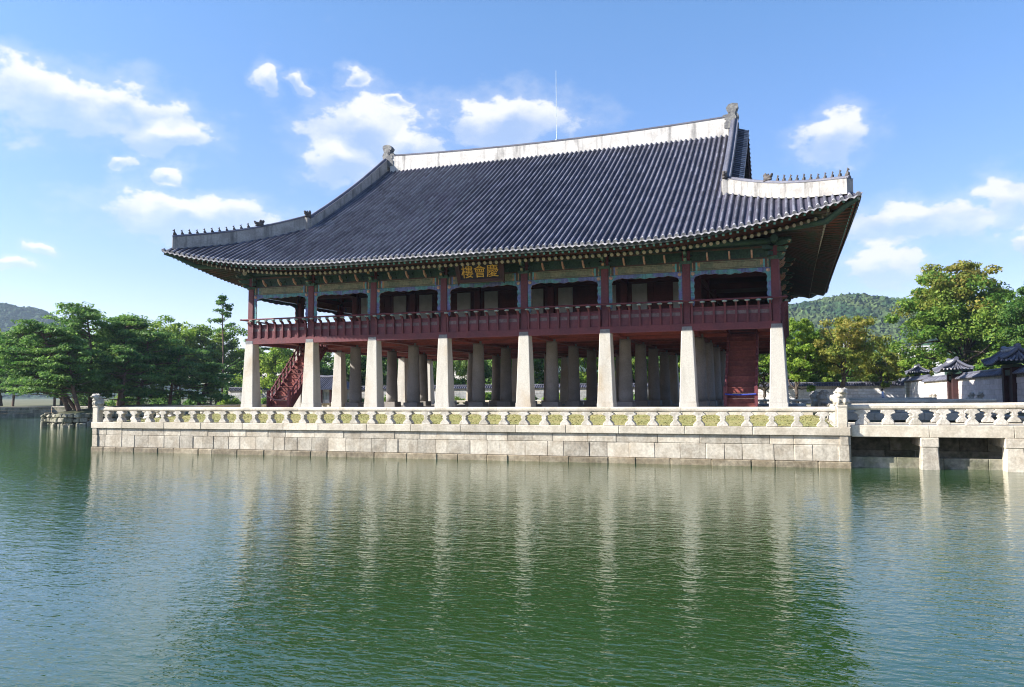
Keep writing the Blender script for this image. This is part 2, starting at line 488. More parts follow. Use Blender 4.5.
# ================================================================== SETTING
def water_material():
    m = bpy.data.materials.new('pond water')
    m.use_nodes = True
    nt = m.node_tree; N, L = nt.nodes, nt.links
    b = N['Principled BSDF']
    b.inputs['Base Color'].default_value = (.017, .049, .012, 1)
    b.inputs['Roughness'].default_value = .035
    b.inputs['IOR'].default_value = 1.7
    g = N.new('ShaderNodeNewGeometry')
    def noise(sx, sy, det, rough, rot=0.0, dist=.0):
        mp = N.new('ShaderNodeMapping'); mp.inputs['Scale'].default_value = (sx, sy, 1); mp.inputs['Rotation'].default_value = (0, 0, rot)
        L.new(g.outputs['Position'], mp.inputs[0])
        n = N.new('ShaderNodeTexNoise'); n.inputs['Scale'].default_value = 1; n.inputs['Detail'].default_value = det
        n.inputs['Roughness'].default_value = rough; n.inputs['Distortion'].default_value = dist
        L.new(mp.outputs[0], n.inputs['Vector'])
        return n.outputs[0]
    def mth(op, a, b_):
        n = N.new('ShaderNodeMath'); n.operation = op
        for i, v in enumerate((a, b_)):
            if isinstance(v, (int, float)): n.inputs[i].default_value = v
            else: L.new(v, n.inputs[i])
        return n.outputs[0]
    h = mth('MULTIPLY', noise(1.9, 4.2, 2, .5, R(14), .5), .8)
    h = mth('ADD', h, mth('MULTIPLY', noise(.6, 1.5, 2, .5, R(8), .5), .9))
    h = mth('ADD', h, mth('MULTIPLY', noise(5.0, 10.0, 2, .5, R(-12), .4), .60))
    gust = mth('ADD', .55, mth('MULTIPLY', noise(.045, .09, 2, .5, R(10)), .9))
    h = mth('MULTIPLY', h, gust)
    bp = N.new('ShaderNodeBump'); bp.inputs['Strength'].default_value = 1.0; bp.inputs['Distance'].default_value = .015
    L.new(h, bp.inputs['Height']); L.new(bp.outputs[0], b.inputs['Normal'])
    return m

PX0, PX1, PY0, PY1 = -20.7, 20.14, -10.0, 38.5      # the terrace
WX0, WX1, WY0, WY1 = -100.0, 30.0, -44.2, 56.0      # the pond
GZ = -0.45
mb = MB()
mb.add([(WX0 - .3, WY0 - .3, WATER), (WX1 + .3, WY0 - .3, WATER), (WX1 + .3, WY1 + .3, WATER), (WX0 - .3, WY1 + .3, WATER)], [(0, 1, 2, 3)])
tag(mb.build('water', water_material()), kind='structure')
mb = MB()
gx = [-4000, WX0 - .25, WX1 + .25, 4000]; gy = [-1500, WY0 - .25, WY1 + .25, 5000]
vs = [(x, y, GZ) for y in gy for x in gx]
mb.add(vs, [(j * 4 + i, j * 4 + i + 1, j * 4 + i + 5, j * 4 + i + 4) for j in range(3) for i in range(3) if not (i == 1 and j == 1)])
tag(mb.build('ground', earth), kind='structure')

def block_run(mb, p0, p1, n, z0, z1, wmin, wmax, m=0, depth=.35, jit=.012, ch=.018):
    """a course of separate stones from p0 to p1, faces pointing along n"""
    p0, p1, n = Vector(p0), Vector(p1), Vector(n)
    u = (p1 - p0); ln = u.length; u.normalize()
    t = 0
    while t < ln - 1e-4:
        w = random.uniform(wmin, wmax)
        if ln - t - w < wmin * .6: w = ln - t
        j = random.uniform(-jit, jit)
        mb.obox(p0, u, n, Z, (t + .006, t + w - .006), (-depth, j), (z0 + .004, z1 - .004 + random.uniform(-.004, .0)), m, ch)
        t += w

# pond banks (retaining walls), one thing per side
def bank(p0, p1, n, label, zt=GZ + .06):
    t = thing('bank_wall', p0, label, 'retaining wall')
    mb = MB()
    for z0, z1 in ((WATER - .15, -1.45), (-1.45, -.95), (-.95, zt - .16)):
        block_run(mb, p0, p1, n, z0, z1, .9, 1.9)
    mb.build('wall', granite_darkened, t)
    mb = MB()
    block_run(mb, p0, p1, n, zt - .16, zt, 1.6, 2.6, 0, .7, .02)
    mb.build('coping', granite_old, t)
bank((WX0, WY1, 0), (WX1, WY1, 0), (0, -1, 0), 'long low grey stone bank along the far side of the pond')
bank((WX1, WY0, 0), (WX1, WY1, 0), (-1, 0, 0), 'low stone bank where the bridges land on the right')
bank((WX0, WY0, 0), (WX0, WY1, 0), (1, 0, 0), 'distant stone bank at the far left end of the pond')

# hills: real relief, wooded
def hill(name, cx, cy, rx, ry, h, seed, peaks, cols, label=None):
    rng = np.random.default_rng(seed)
    nx, ny = 620, 260
    x = np.linspace(-1, 1, nx); y = np.linspace(-1, 1, ny)
    gx, gy = np.meshgrid(x, y)
    z = np.zeros_like(gx)
    for px, py, sx, sy, hh in peaks:
        z = np.maximum(z, hh * np.exp(-((gx - px) / sx) ** 2 - ((gy - py) / sy) ** 2))
    z *= np.clip((1 - np.abs(gx)) * 4, 0, 1) * np.clip((1 - np.abs(gy)) * 4, 0, 1)
    big = np.zeros_like(gx)
    for k in range(5):
        f = 2.5 * 1.9 ** k
        a, b, c, d = rng.uniform(0, 6.28, 4)
        big += np.sin(gx * f * 2 + a + 1.3 * np.sin(gy * f + b)) * np.sin(gy * f * 1.7 + c + np.sin(gx * f * 1.3 + d)) / 1.75 ** k
    z = z * (1 + .07 * big) * h
    lump = rng.random((ny, nx))
    l2 = (lump + np.roll(lump, 1, 0) + np.roll(lump, 1, 1) + np.roll(lump, (1, 1), (0, 1))) / 4
    lump = .6 * l2 + .4 * lump
    z = z + np.where(z > 3, (lump - .5) * 9, 0) - .8
    V = np.stack([gx * rx + cx + rng.normal(0, 1.2, gx.shape), gy * ry + cy + rng.normal(0, 1.2, gx.shape), z + GZ], -1).reshape(-1, 3)
    i = (np.arange(ny - 1)[:, None] * nx + np.arange(nx - 1)[None]).ravel()
    F = np.stack([i, i + 1, i + nx + 1, i + nx], 1)
    me = np_mesh(name, V, F, [mat(name + ' forest', cols[0], cols[1], .022, .4, .12, .95, .45, ramp=(.4, .62))], rng.uniform(-1, 1, len(F)), False)
    o = bpy.data.objects.new(name, me); COL.objects.link(o)
    return tag(o, label, kind='structure')
hill('hill', 150, 980, 520, 300, 116, 3, [(-.14, -.1, .42, .6, 1.0), (.28, .0, .5, .6, .78), (-.5, .1, .4, .6, .8), (.7, 0, .4, .6, .5)],
     [(.018, .048, .018), (.05, .075, .024)])
hill('hill', -1330, 960, 620, 330, 163, 5, [(.14, -.1, .42, .6, .95), (-.5, 0, .5, .6, 1.0)],
     [(.018, .045, .018), (.035, .06, .024)])

# ------------------------------------------------------------------ the stone terrace
plat = thing('stone_terrace', (0, 14.25, 0), 'square stone terrace in the pond under the two storey pavilion', 'terrace')
corners = [((PX0, PY0), (PX1, PY0), (0, -1, 0)), ((PX1, PY0), (PX1, PY1), (1, 0, 0)), ((PX1, PY1), (PX0, PY1), (0, 1, 0)), ((PX0, PY1), (PX0, PY0), (-1, 0, 0))]
wall, cop, base = MB(), MB(), MB()
random.seed(21)
for a, b, n in corners:
    p0, p1 = Vector((*a, 0)), Vector((*b, 0)); nn = Vector(n)
    inw = nn * -.08
    block_run(wall, p0 + inw, p1 + inw, n, -1.15, -.76, .9, 2.0, 0)
    block_run(wall, p0 + inw, p1 + inw, n, -1.83, -1.15, .6, 1.35, 0, .4, .018)
    block_run(base, p0 + nn * .0, p1, n, WATER - .3, -1.83, .9, 1.9, 0, .5, .03, .03)
    block_run(cop, p0 + nn * .03, p1 + nn * .03, n, -.76, -.40, 2.1, 3.1, 0, .62, .006, .02)
wall.build('wall', granite_old, plat)
base.build('footing', granite_wet, plat)
cop.build('coping', granite, plat)
mb = MB(); mb.box(PX0 + .2, PX1 - .2, PY0 + .2, PY1 - .2, WATER - .3, -.46)
mb.build('core', joint, plat)
SX, SY0, SY1 = 18.9, -1.75, 30.25
mb = MB()
for a, b, n in (((-SX, SY0), (SX, SY0), (0, -1, 0)), ((SX, SY0), (SX, SY1), (1, 0, 0)), ((SX, SY1), (-SX, SY1), (0, 1, 0)), ((-SX, SY1), (-SX, SY0), (-1, 0, 0))):
    block_run(mb, (*a, 0), (*b, 0), n, -.2, .14, 1.6, 2.6, 0, .6, .004, .015)
mb.build('plinth', granite, plat)
mb = MB()
for i in range(36):
    for j in range(30):
        x0 = -SX + .55 + i * (2 * SX - 1.1) / 36; y0 = SY0 + .55 + j * (SY1 - SY0 - 1.1) / 30
        mb.box(x0 + .006, x0 + (2 * SX - 1.1) / 36 - .006, y0 + .006, y0 + (SY1 - SY0 - 1.1) / 30 - .006, -.1, .132 + random.uniform(-.006, .006))
mb.build('paving', paving, plat)

def lawn():
    mb = MB()
    a = [(PX0 + .58, PY0 + .58), (PX1 - .58, PY0 + .58), (PX1 - .58, PY1 - .58), (PX0 + .58, PY1 - .58)]
    b = [(-SX + .05, SY0 + .05), (SX - .05, SY0 + .05), (SX - .05, SY1 - .05), (-SX + .05, SY1 - .05)]
    for i in range(4):
        j = (i + 1) % 4
        rows = []
        for t in range(13):
            k = t / 12
            row = []
            for q in range(61):
                h = q / 60
                x = (a[i][0] * (1 - h) + a[j][0] * h) * (1 - k) + (b[i][0] * (1 - h) + b[j][0] * h) * k
                y = (a[i][1] * (1 - h) + a[j][1] * h) * (1 - k) + (b[i][1] * (1 - h) + b[j][1] * h) * k
                row.append((x, y, -.44 + .33 * k ** .8 + random.uniform(-.012, .012)))
            rows.append(row)
        mb.grid(rows, 0)
    tag(mb.build('lawn', lawn_m), kind='structure')
    # short grass blades along the visible front strip
    rng = np.random.default_rng(4)
    n = 16000
    x = rng.uniform(PX0 + .7, PX1 - .7, n); k = rng.uniform(0, 1, n); y = PY0 + .6 + k * (SY0 - PY0 - .6)
    z = -.44 + .33 * k ** .8
    an = rng.uniform(0, 3.14, n); h = rng.uniform(.012, .035, n); w = rng.uniform(.02, .05, n)
    dx, dy = np.cos(an) * w, np.sin(an) * w
    lx, ly = rng.normal(0, .03, n), rng.normal(0, .03, n)
    V = np.stack([np.stack([x - dx, y - dy, z - .02], 1), np.stack([x + dx, y + dy, z - .02], 1), np.stack([x + lx + dx * .3, y + ly + dy * .3, z + h], 1), np.stack([x + lx - dx * .3, y + ly - dy * .3, z + h], 1)], 1).reshape(-1, 3)
    F = np.arange(4 * n).reshape(-1, 4)
    me = np_mesh('grass', V, F, [mat('grass blades', (.22, .225, .075), (.31, .28, .12), rnd=1, transl=.25, var=.2)], rng.uniform(-1, 1, n))
    o = link('grass', me); tag(o, 'short yellowing grass on the terrace', 'grass', kind='stuff')
lawn()

# ------------------------------------------------------------------ stone railings
half = [(.255, 0), (.275, .05), (.255, .10), (.17, .19), (.125, .24), (.12, .285), (.165, .315), (.165, .345), (.125, .375), (.15, .43), (.235, .475), (.30, .49), (.315, .525), (.285, .56), (.225, .585), (.215, .62)]
mb = MB()
half = [(x * (.9 if not .2 < z < .45 else .8), z) for x, z in half]
full = [(x, z) for x, z in half] + [(-x, z) for x, z in half[::-1]]
slim = [(x - .022 if x > 0 else x + .022, min(max(z, .015), .61)) for x, z in full]
k_ = len(full)
rings = []
for yy, pl in ((-.155, slim), (-.125, full), (.125, full), (.155, slim)):
    rings.append([(x, yy, z) for x, z in pl])
vs = [v for r_ in rings for v in r_]
fs = [(a * k_ + i, a * k_ + (i + 1) % k_, (a + 1) * k_ + (i + 1) % k_, (a + 1) * k_ + i) for a in range(3) for i in range(k_)]
fs = [f[::-1] for f in fs] + [tuple(range(k_)), tuple(range(3 * k_, 4 * k_))[::-1]]
fs = [f[::-1] for f in fs]
mb.add(vs, fs)
BAL_ME = mb.mesh('baluster', granite_carved)

def beast_mesh(seed):
    rng = random.Random(seed)
    balls = [((0, .02, .22), (.20, .22, .22)), ((0, -.06, .40), (.17, .17, .20)), ((0, -.12, .58), (.155, .17, .15)),
             ((0, -.26, .55), (.095, .10, .075)), ((-.10, -.16, .12), (.06, .08, .16)), ((.10, -.16, .12), (.06, .08, .16)),
             ((-.17, .05, .12), (.09, .16, .12)), ((.17, .05, .12), (.09, .16, .12)), ((0, .22, .25), (.07, .07, .18)), ((-.1, -.05, .70), (.05, .05, .06)), ((.1, -.05, .70), (.05, .05, .06))]
    for i in range(16):
        a = rng.uniform(0, 6.28); h = rng.uniform(.32, .72)
        balls.append(((.16 * math.cos(a), -.05 + .16 * math.sin(a), h), (.055, .055, .055)))
    return blob_mesh('carved_beast', balls, granite_carved, .028)
BEAST = beast_mesh(3)
mb = MB()
mb.frust(0, 0, -.40, .46, .42, .42, 0, ch=.04)
mb.frust(0, 0, .46, .53, .48, .48, 0, ch=.05)
mb.frust(0, 0, .53, .60, .40, .46, 0, ch=.06)
SHAFT_ME = mb.mesh('shaft', granite)
POSTN = [0]
def post(x, y, label, rz=0, z=0, group='corner posts crowned with stone beasts'):
    t = thing('railing_post', (x, y, z), label, 'stone post', group)
    inst(SHAFT_ME, 'shaft', t, (x, y, z))
    b = inst(BEAST, 'carved_beast', t, (x, y, z + .56), rz, (1.25, 1.25, .92))
    return t
def railing(p0, p1, label, z=0, group='stone railings round the terrace', spacing=1.02, zend=None):
    """handrail on lotus balusters from p0 to p1, coping top at z-.40"""
    p0, p1 = Vector((*p0, z)), Vector((*p1, z if zend is None else zend))
    u = p1 - p0; ln = u.length; u.normalize()
    t = thing('stone_railing', p0, label, 'railing', group)
    mb = MB(); s = 0
    while s < ln - .01:
        w = min(random.uniform(2.4, 3.4), ln - s)
        if ln - s - w < 1: w = ln - s
        a = p0 + u * (s + .006); b = p0 + u * (s + w - .006)
        mb.tube([a + Z * .33, b + Z * .33], .125, 8, 0, True, False)
        s += w
    mb.build('handrail', granite, t)
    n = max(1, round(ln / spacing)); rz = math.atan2(u.y, u.x)
    for i in range(n):
        q = p0 + u * (ln * (i + .5) / n)
        o = inst(BAL_ME, 'baluster', t, (q.x, q.y, q.z - .40), rz)
    return t
IN = .24
railing((PX0 + .5, PY0 + IN), (PX1 - .56, PY0 + IN), 'long pale stone railing along the front edge of the terrace over the water')
railing((PX0 + IN, PY0 + .5), (PX0 + IN, PY1 - .5), 'stone railing along the left edge of the terrace running away from the corner post')
railing((PX0 + .5, PY1 - IN), (PX1 - .5, PY1 - IN), 'stone railing across the back of the terrace behind the columns')
BR = [(-9.75, -6.3), (12.6, 15.9), (34.8, 38.1)]       # bridges (y ranges)
railing((PX1 - IN, BR[0][1] + .3), (PX1 - IN, BR[1][0] - .3), 'stone railing on the right edge of the terrace between the first two bridges')
railing((PX1 - IN, BR[1][1] + .3), (PX1 - IN, BR[2][0] - .3), 'stone railing on the right edge of the terrace between the far two bridges')
post(PX1 - .30, PY0 + .22, 'pale post with a carved beast at the near right corner of the terrace', R(0))
post(PX0 + .26, PY0 + .22, 'slim post with a carved beast at the far left corner of the terrace', R(-20))
post(PX1 - .26, BR[0][1] + .05, 'post with a stone beast on the inner side of the nearest bridge', R(90))
post(PX1 - .26, BR[1][0], 'post with a stone beast at the near side of the middle bridge', R(90))
post(PX1 - .26, BR[1][1], 'post with a stone beast at the far side of the middle bridge', R(90))
post(PX1 - .26, BR[2][0], 'post with a stone beast at the near side of the farthest bridge', R(90))
post(PX1 - .26, PY1 - .26, 'post with a stone beast at the far right corner behind the terrace', R(90))
post(PX0 + .26, PY1 - .26, 'post with a stone beast at the back left corner of the terrace', R(180))

def bridge(y0, y1, label, rl, which):
    x0, x1 = PX1 + .04, WX1 + .6
    rise = .012
    t = thing('stone_bridge', (x0, (y0 + y1) / 2, 0), label, 'bridge', 'stone bridges from the terrace to the right bank')
    xs = [x0, 23.1, 26.1, 29.0, x1]
    for i in range(4):
        for yy in (y0 + .2, y1 - .2):
            mb = MB()
            mb.box(xs[i] + .006, xs[i + 1] - .006, yy - .2, yy + .2, -.80, -.31, 0, .02)
            mb.build('beam', granite, t)
    mb = MB()
    for i in range(20):
        w = (x1 - x0) / 20
        mb.box(x0 + i * w + .006, x0 + (i + 1) * w - .006, y0 + .42, y1 - .42, -.6, -.335 + random.uniform(-.006, .006))
    mb.build('deck', paving, t)
    mb = MB()
    block_run(mb, (x0, y0 + .55, 0), (x1, y0 + .55, 0), (0, -1, 0), WATER - .4, -1.66, 1.6, 2.6, 0, .5, .01)
    mb.build('sill', granite_darkened, t)
    mb = MB()  # wall added under the far side so the space below the deck stays dark
    for z0, z1 in ((WATER - .4, -1.5), (-1.5, -.86)):
        block_run(mb, (x0, y1 - .75, 0), (x1, y1 - .75, 0), (0, -1, 0), z0, z1, 1.0, 1.9, 0, .4, .02)
    mb.build('added_dark_wall', granite_darkened, t)
    for px in (23.1, 26.1, 29.0):
        mb = MB()
        mb.box(px - .34, px + .34, y0 - .02, y1 + .02, -1.20, -.805, 0, .03)
        for yy in (y0 + .35, y1 - .35):
            mb.frust(px, yy, WATER - .6, -1.205, .74, .62, 0, .9, .7, ch=.04)
        mb.build('pier', granite_old if which == 0 else granite_darkened, t)  # farther piers take the stone darkened for shade
    railing((x0 - .1, y0 + .24), (x1 - .3, y0 + .24), 'near side stone railing of ' + rl, .09, 'stone railings of the bridges', 1.03, .15)
    railing((x0 + .25, y1 - .24), (x1 - .3, y1 - .24), 'far side stone railing of ' + rl, .09, 'stone railings of the bridges', 1.03, .15)
bridge(*BR[0], 'pale stone bridge on squat piers leaving the near right corner of the terrace', 'the nearest stone bridge', 0)
bridge(*BR[1], 'middle stone bridge seen in shade under the nearest one', 'the middle stone bridge', 1)
bridge(*BR[2], 'farthest stone bridge from the back corner of the terrace', 'the farthest stone bridge', 2)

# ================================================================== PAVILION
XS = [-17.2, -12.389, -7.669, -2.669, 2.669, 7.669, 12.389, 17.2]
YS = [0, 5.7, 11.4, 17.1, 22.8, 28.5]
YC = 14.25
pav = thing('pavilion', (0, YC, 0), 'large two storey royal pavilion with a sweeping grey tiled roof on stone columns', 'pavilion')

# ---- stone columns
mb = MB(); mb.frust(0, 0, 0, .40, 1.0, .985, 0, ch=.03); mb.frust(0, 0, .405, 4.46, .945, .655, 0, ch=.035)
SQ = mb.mesh('stone_column', granite_col, (0, 0, 0))
mb = MB()
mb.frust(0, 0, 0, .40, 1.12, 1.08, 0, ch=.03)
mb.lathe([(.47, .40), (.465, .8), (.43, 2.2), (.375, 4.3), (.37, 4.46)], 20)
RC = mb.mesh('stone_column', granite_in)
# ---- upper wooden columns
mb = MB()
mb.frust(0, 0, 0, .23, .66, .64, 1, ch=.05)
mb.frust(0, 0, .23, 4.55, .47, .44, 0, ch=.05)
WC = mb.mesh('wooden_column', [redwood, shoe_m])
for i, x in enumerate(XS):
    for j, y in enumerate(YS):
        outer = i in (0, 7) or j in (0, 5)
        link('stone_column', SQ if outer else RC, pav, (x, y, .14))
        link('wooden_column', WC, pav, (x, y, 4.60))

# ---- upper floor with two stair openings
ST = [(-16.55, -14.75), (14.25, 16.05)]
SY = (1.0, 5.75)
mb = MB()
def slab(x0, x1, y0, y1):
    n = max(1, round((x1 - x0) / .42))
    for i in range(n):
        w = (x1 - x0) / n
        mb.box(x0 + i * w + .006, x0 + (i + 1) * w - .006, y0, y1, 4.82 + random.uniform(0, .012), 4.93)
xcuts = [-17.3, ST[0][0], ST[0][1], ST[1][0], ST[1][1], 17.3]
for k in range(5):
    hole = k in (1, 3)
    for j in range(5):
        a, b = YS[j] + .02, YS[j + 1] - .02
        if hole and j == 0: slab(xcuts[k], xcuts[k + 1], a, 1.7)
        else: slab(xcuts[k], xcuts[k + 1], a, b)
mb.build('floor', plankred, pav)
mb = MB()
for y in YS[1:5]:
    mb.box(-17.0, 17.0, y - .2, y + .2, 4.602, 4.815)
for x in XS[1:7]:
    for j in range(5): mb.box(x - .2, x + .2, YS[j] + .25, YS[j + 1] - .25, 4.61, 4.814)
for j in range(5):
    for k in range(1, 7):
        y = YS[j] + k * 5.7 / 7
        for i in range(7):
            if j == 0 and i in (0, 6) and k > 1: continue
            mb.box(XS[i] + .23, XS[i + 1] - .23, y - .05, y + .05, 4.73, 4.812)
mb.build('floor_beams', plankred, pav)

mb = MB()
for a, b in ST:
    mb.box(a - .06, b + .06, 5.40, 5.46, 4.72, 5.95); mb.box(a - .06, a, 1.75, 5.39, 4.94, 5.9); mb.box(b, b + .06, 1.75, 5.39, 4.94, 5.9)
mb.build('stairwell_board', redwood_dk, pav)  # dark boards added to block the bright view up through the stair openings

# ---- balcony: fascia, boards, brackets with lotus blocks and a round handrail
SIDES = [((-17.2, 0), (1, 0, 0), (0, -1, 0), XS, 17.2), ((17.2, 0), (0, 1, 0), (1, 0, 0), YS, 0),
         ((17.2, 28.5), (-1, 0, 0), (0, 1, 0), [-x for x in XS[::-1]], 17.2), ((-17.2, 28.5), (0, -1, 0), (-1, 0, 0), YS, 0)]
balc = MB(); vent = MB()
for (ox, oy), u, n, st, sh in SIDES:
    o = Vector((ox, oy, 0)); u = Vector(u); n = Vector(n)
    pos = [v + sh for v in st]
    L_ = pos[-1]
    balc.obox(o, u, n, Z, (-.31, L_ + .31), (.21, .31), (4.58, 5.0), 0, .01)
    balc.obox(o, u, n, Z, (-.30, L_ + .30), (.10, .205), (4.60, 4.99), 0)
    for a, b in zip(pos[:-1], pos[1:]):
        balc.obox(o, u, n, Z, (a + .24, b - .24), (.20, .25), (5.005, 5.46), 0)
        vent.obox(o, u, n, Z, (a + .24, b - .24), (.195, .235), (5.464, 5.66), 0)
        balc.obox(o, u, n, Z, (a + .24, b - .24), (.19, .27), (5.664, 5.74), 0)
        balc.obox(o, u, n, Z, (a + .24, b - .24), (.20, .23), (5.744, 5.83), 0)
        balc.obox(o, u, n, Z, (a + .24, b - .24), (.17, .26), (5.835, 5.91), 0)
bp = balc.build('balcony', redwood, pav)
vent.build('vent_board', ventpale, bp)
hr = MB()
e = .50
cs = [(-17.2 - e, -e), (17.2 + e, -e), (17.2 + e, 28.5 + e), (-17.2 - e, 28.5 + e)]
for i in range(4):
    a, b = Vector((*cs[i], 6.27)), Vector((*cs[(i + 1) % 4], 6.27)); d = (b - a).normalized() * .12
    hr.tube([a - d, b + d], .055, 8, 0, mcap=0)
hr.build('handrail', redwood, bp)
# bracket profile in (outward, height)
prof = [(.25, 4.98), (.25, 5.92), (.30, 6.02), (.44, 6.10), (.60, 6.12), (.62, 6.06), (.50, 6.0), (.40, 5.9), (.37, 5.7), (.385, 5.4), (.36, 5.12), (.34, 4.98)]
mb = MB()
mb.prism([(a, b - 5) for a, b in prof], (0, 0, 0), (0, -1, 0), (0, 0, 1), (1, 0, 0), -.055, .055)
BRK = mb.mesh('bracket', redwood)
mb = MB()
mb.lathe([(.05, 0), (.13, .03), (.16, .07), (.12, .1), (.07, .12)], 10, (0, -.55, 1.10), 0, 1, .7)
LOT = mb.mesh('lotus_block', lotus_m)
rest, restl = MB(), MB()
for si, ((ox, oy), u, n, st, sh) in enumerate(SIDES):
    o = Vector((ox, oy, 0)); u = Vector(u); n = Vector(n)
    pos = [v + sh for v in st]
    for a, b in zip(pos[:-1], pos[1:]):
        nb = 8 if si in (0, 2) else 9
        for k in range(nb):
            s = a + (b - a) * (k + .5) / nb
            q = o + u * s
            if si == 0:
                link('bracket', BRK, bp, (q.x, q.y, 5))
                link('lotus_block', LOT, bp, (q.x, q.y, 5))
            else:
                rest.prism([(aa, bb) for aa, bb in prof], q, n, Z, u, -.055, .055)
                restl.obox(q, u, n, Z, (-.13, .13), (.46, .64), (6.11, 6.2), 0, .02)
tag(rest.build('bracket_rows', redwood, bp), kind='stuff')
tag(restl.build('lotus_block_rows', lotus_m, bp), kind='stuff')

# ---- beams, fringe boards, brackets under the eaves
fr_bay = {}
def wav(w, h):
    """fringe board polygon filling the top and both sides of an opening w wide, h high (origin at its lower left)"""
    L_ = []
    n = 26
    for i in range(n + 1):                     # left side, upward
        t = i / n
        d = .17 + .06 * abs(math.sin(t * 5 * math.pi)) + (.16 * max(0, (t - .8) / .2) ** 2)
        L_.append((d, h * t * .93))
    m_ = 44
    for i in range(m_ + 1):
        t = i / m_; k = abs(2 * t - 1)
        d = .17 + .06 * abs(math.sin(t * 7 * math.pi)) + .12 * (1 - k) ** 2 * .6 + .14 * max(0, (k - .86) / .14)
        L_.append((.28 + (w - .56) * t, h - d))
    for i in range(n, -1, -1):
        t = i / n
        d = .17 + .06 * abs(math.sin(t * 5 * math.pi)) + (.16 * max(0, (t - .8) / .2) ** 2)
        L_.append((w - d, h * t * .93))
    return L_ + [(w, 0), (w, h), (0, h), (0, 0)]
def fringe_mesh(w, h):
    key = (round(w, 2), h)
    if key not in fr_bay:
        mb = MB()
        inner = wav(w, h)[:-4]
        ns = 27
        out = [((0, p[1]) if i < ns else (w, p[1]) if i >= len(inner) - ns else (p[0], h)) for i, p in enumerate(inner)]
        out[ns - 1] = (0, h); out[-ns] = (w, h); out[0] = (0, 0); out[-1] = (w, 0)
        for t0, flip in ((-.03, False), (.03, True)):
            rows = [[(p[0], t0, p[1]) for p in inner], [(p[0], t0, p[1]) for p in out]]
            k = len(inner)
            for i in range(k - 1):
                q = [rows[0][i], rows[0][i + 1], rows[1][i + 1], rows[1][i]]
                mb.add(q, [(0, 1, 2, 3)[::-1] if not flip else (0, 1, 2, 3)], 0, False)
        k = len(inner)
        for i in range(k - 1):
            a, b = inner[i], inner[i + 1]
            mb.add([(a[0], -.03, a[1]), (b[0], -.03, b[1]), (b[0], .03, b[1]), (a[0], .03, a[1])], [(0, 1, 2, 3)], 1, False)
        for xx in (.14, w - .14):      # pale rosettes in the corners
            mb.lathe([(.11, 0), (.11, .02), (.05, .05)], 10, (0, 0, 0), 1)
            nv = 30
            for i in range(len(mb.v) - nv, len(mb.v)):
                x_, y_, z_ = mb.v[i]; mb.v[i] = (x_ + xx, -z_ - .03, y_ + h - .14)
        fr_bay[key] = mb.mesh('fringe_board', [tealpaint, pinkpaint])
    return fr_bay[key]
beams = {}
def beam_mesh(w):
    key = round(w, 2)
    if key not in beams:
        mb = MB()
        z0, z1, d = 0, .46, .17
        cuts = [(0, .10, 0), (.10, .17, 2), (.17, .30, 1), (.30, .40, 3), (.40, .55, 2), (.55, .62, 4)]
        for a, b, m in cuts:
            mb.box(a + .002, b - .002, -d, d, z0, z1, m); mb.box(w - b + .002, w - a - .002, -d, d, z0, z1, m)
        mb.box(.622, w - .622, -d, d, z0, z1, 4)
        mb.box(.75, w - .75, -d - .006, -d - .001, .06, .085, 1); mb.box(.75, w - .75, -d - .006, -d - .001, .375, .40, 1)
        mb.box(0, w, -.10, .10, z1 + .004, z1 + .10, 1)
        mb.box(.1, w - .1, -.06, .06, z1 + .104, z1 + .80, 0)
        mb.box(0, w, -.13, .13, z1 + .62, z1 + .72, 1)
        beams[key] = mb.mesh('painted_beam', [greenpaint, rafter_green, ochrepaint, bluepaint, beigepaint])
    return beams[key]
# flower blocks between the beams
mb = MB()
mb.prism([(-.34, 0), (.34, 0), (.40, .10), (.26, .20), (.30, .32), (.12, .40), (-.12, .40), (-.30, .32), (-.26, .20), (-.40, .10)], (0, 0, .10), X, Z, (0, -1, 0), .065, .13, 0)
mb.prism([(0, 0), (.09, .02), (.30, .16), (.42, .40), (.34, .42), (.2, .26), (0, .16)], (0, -.13, .06), (0, -1, 0), Z, X, -.045, .045, 1)
FLW = mb.mesh('flower_block', [greenpaint, pinkpaint])
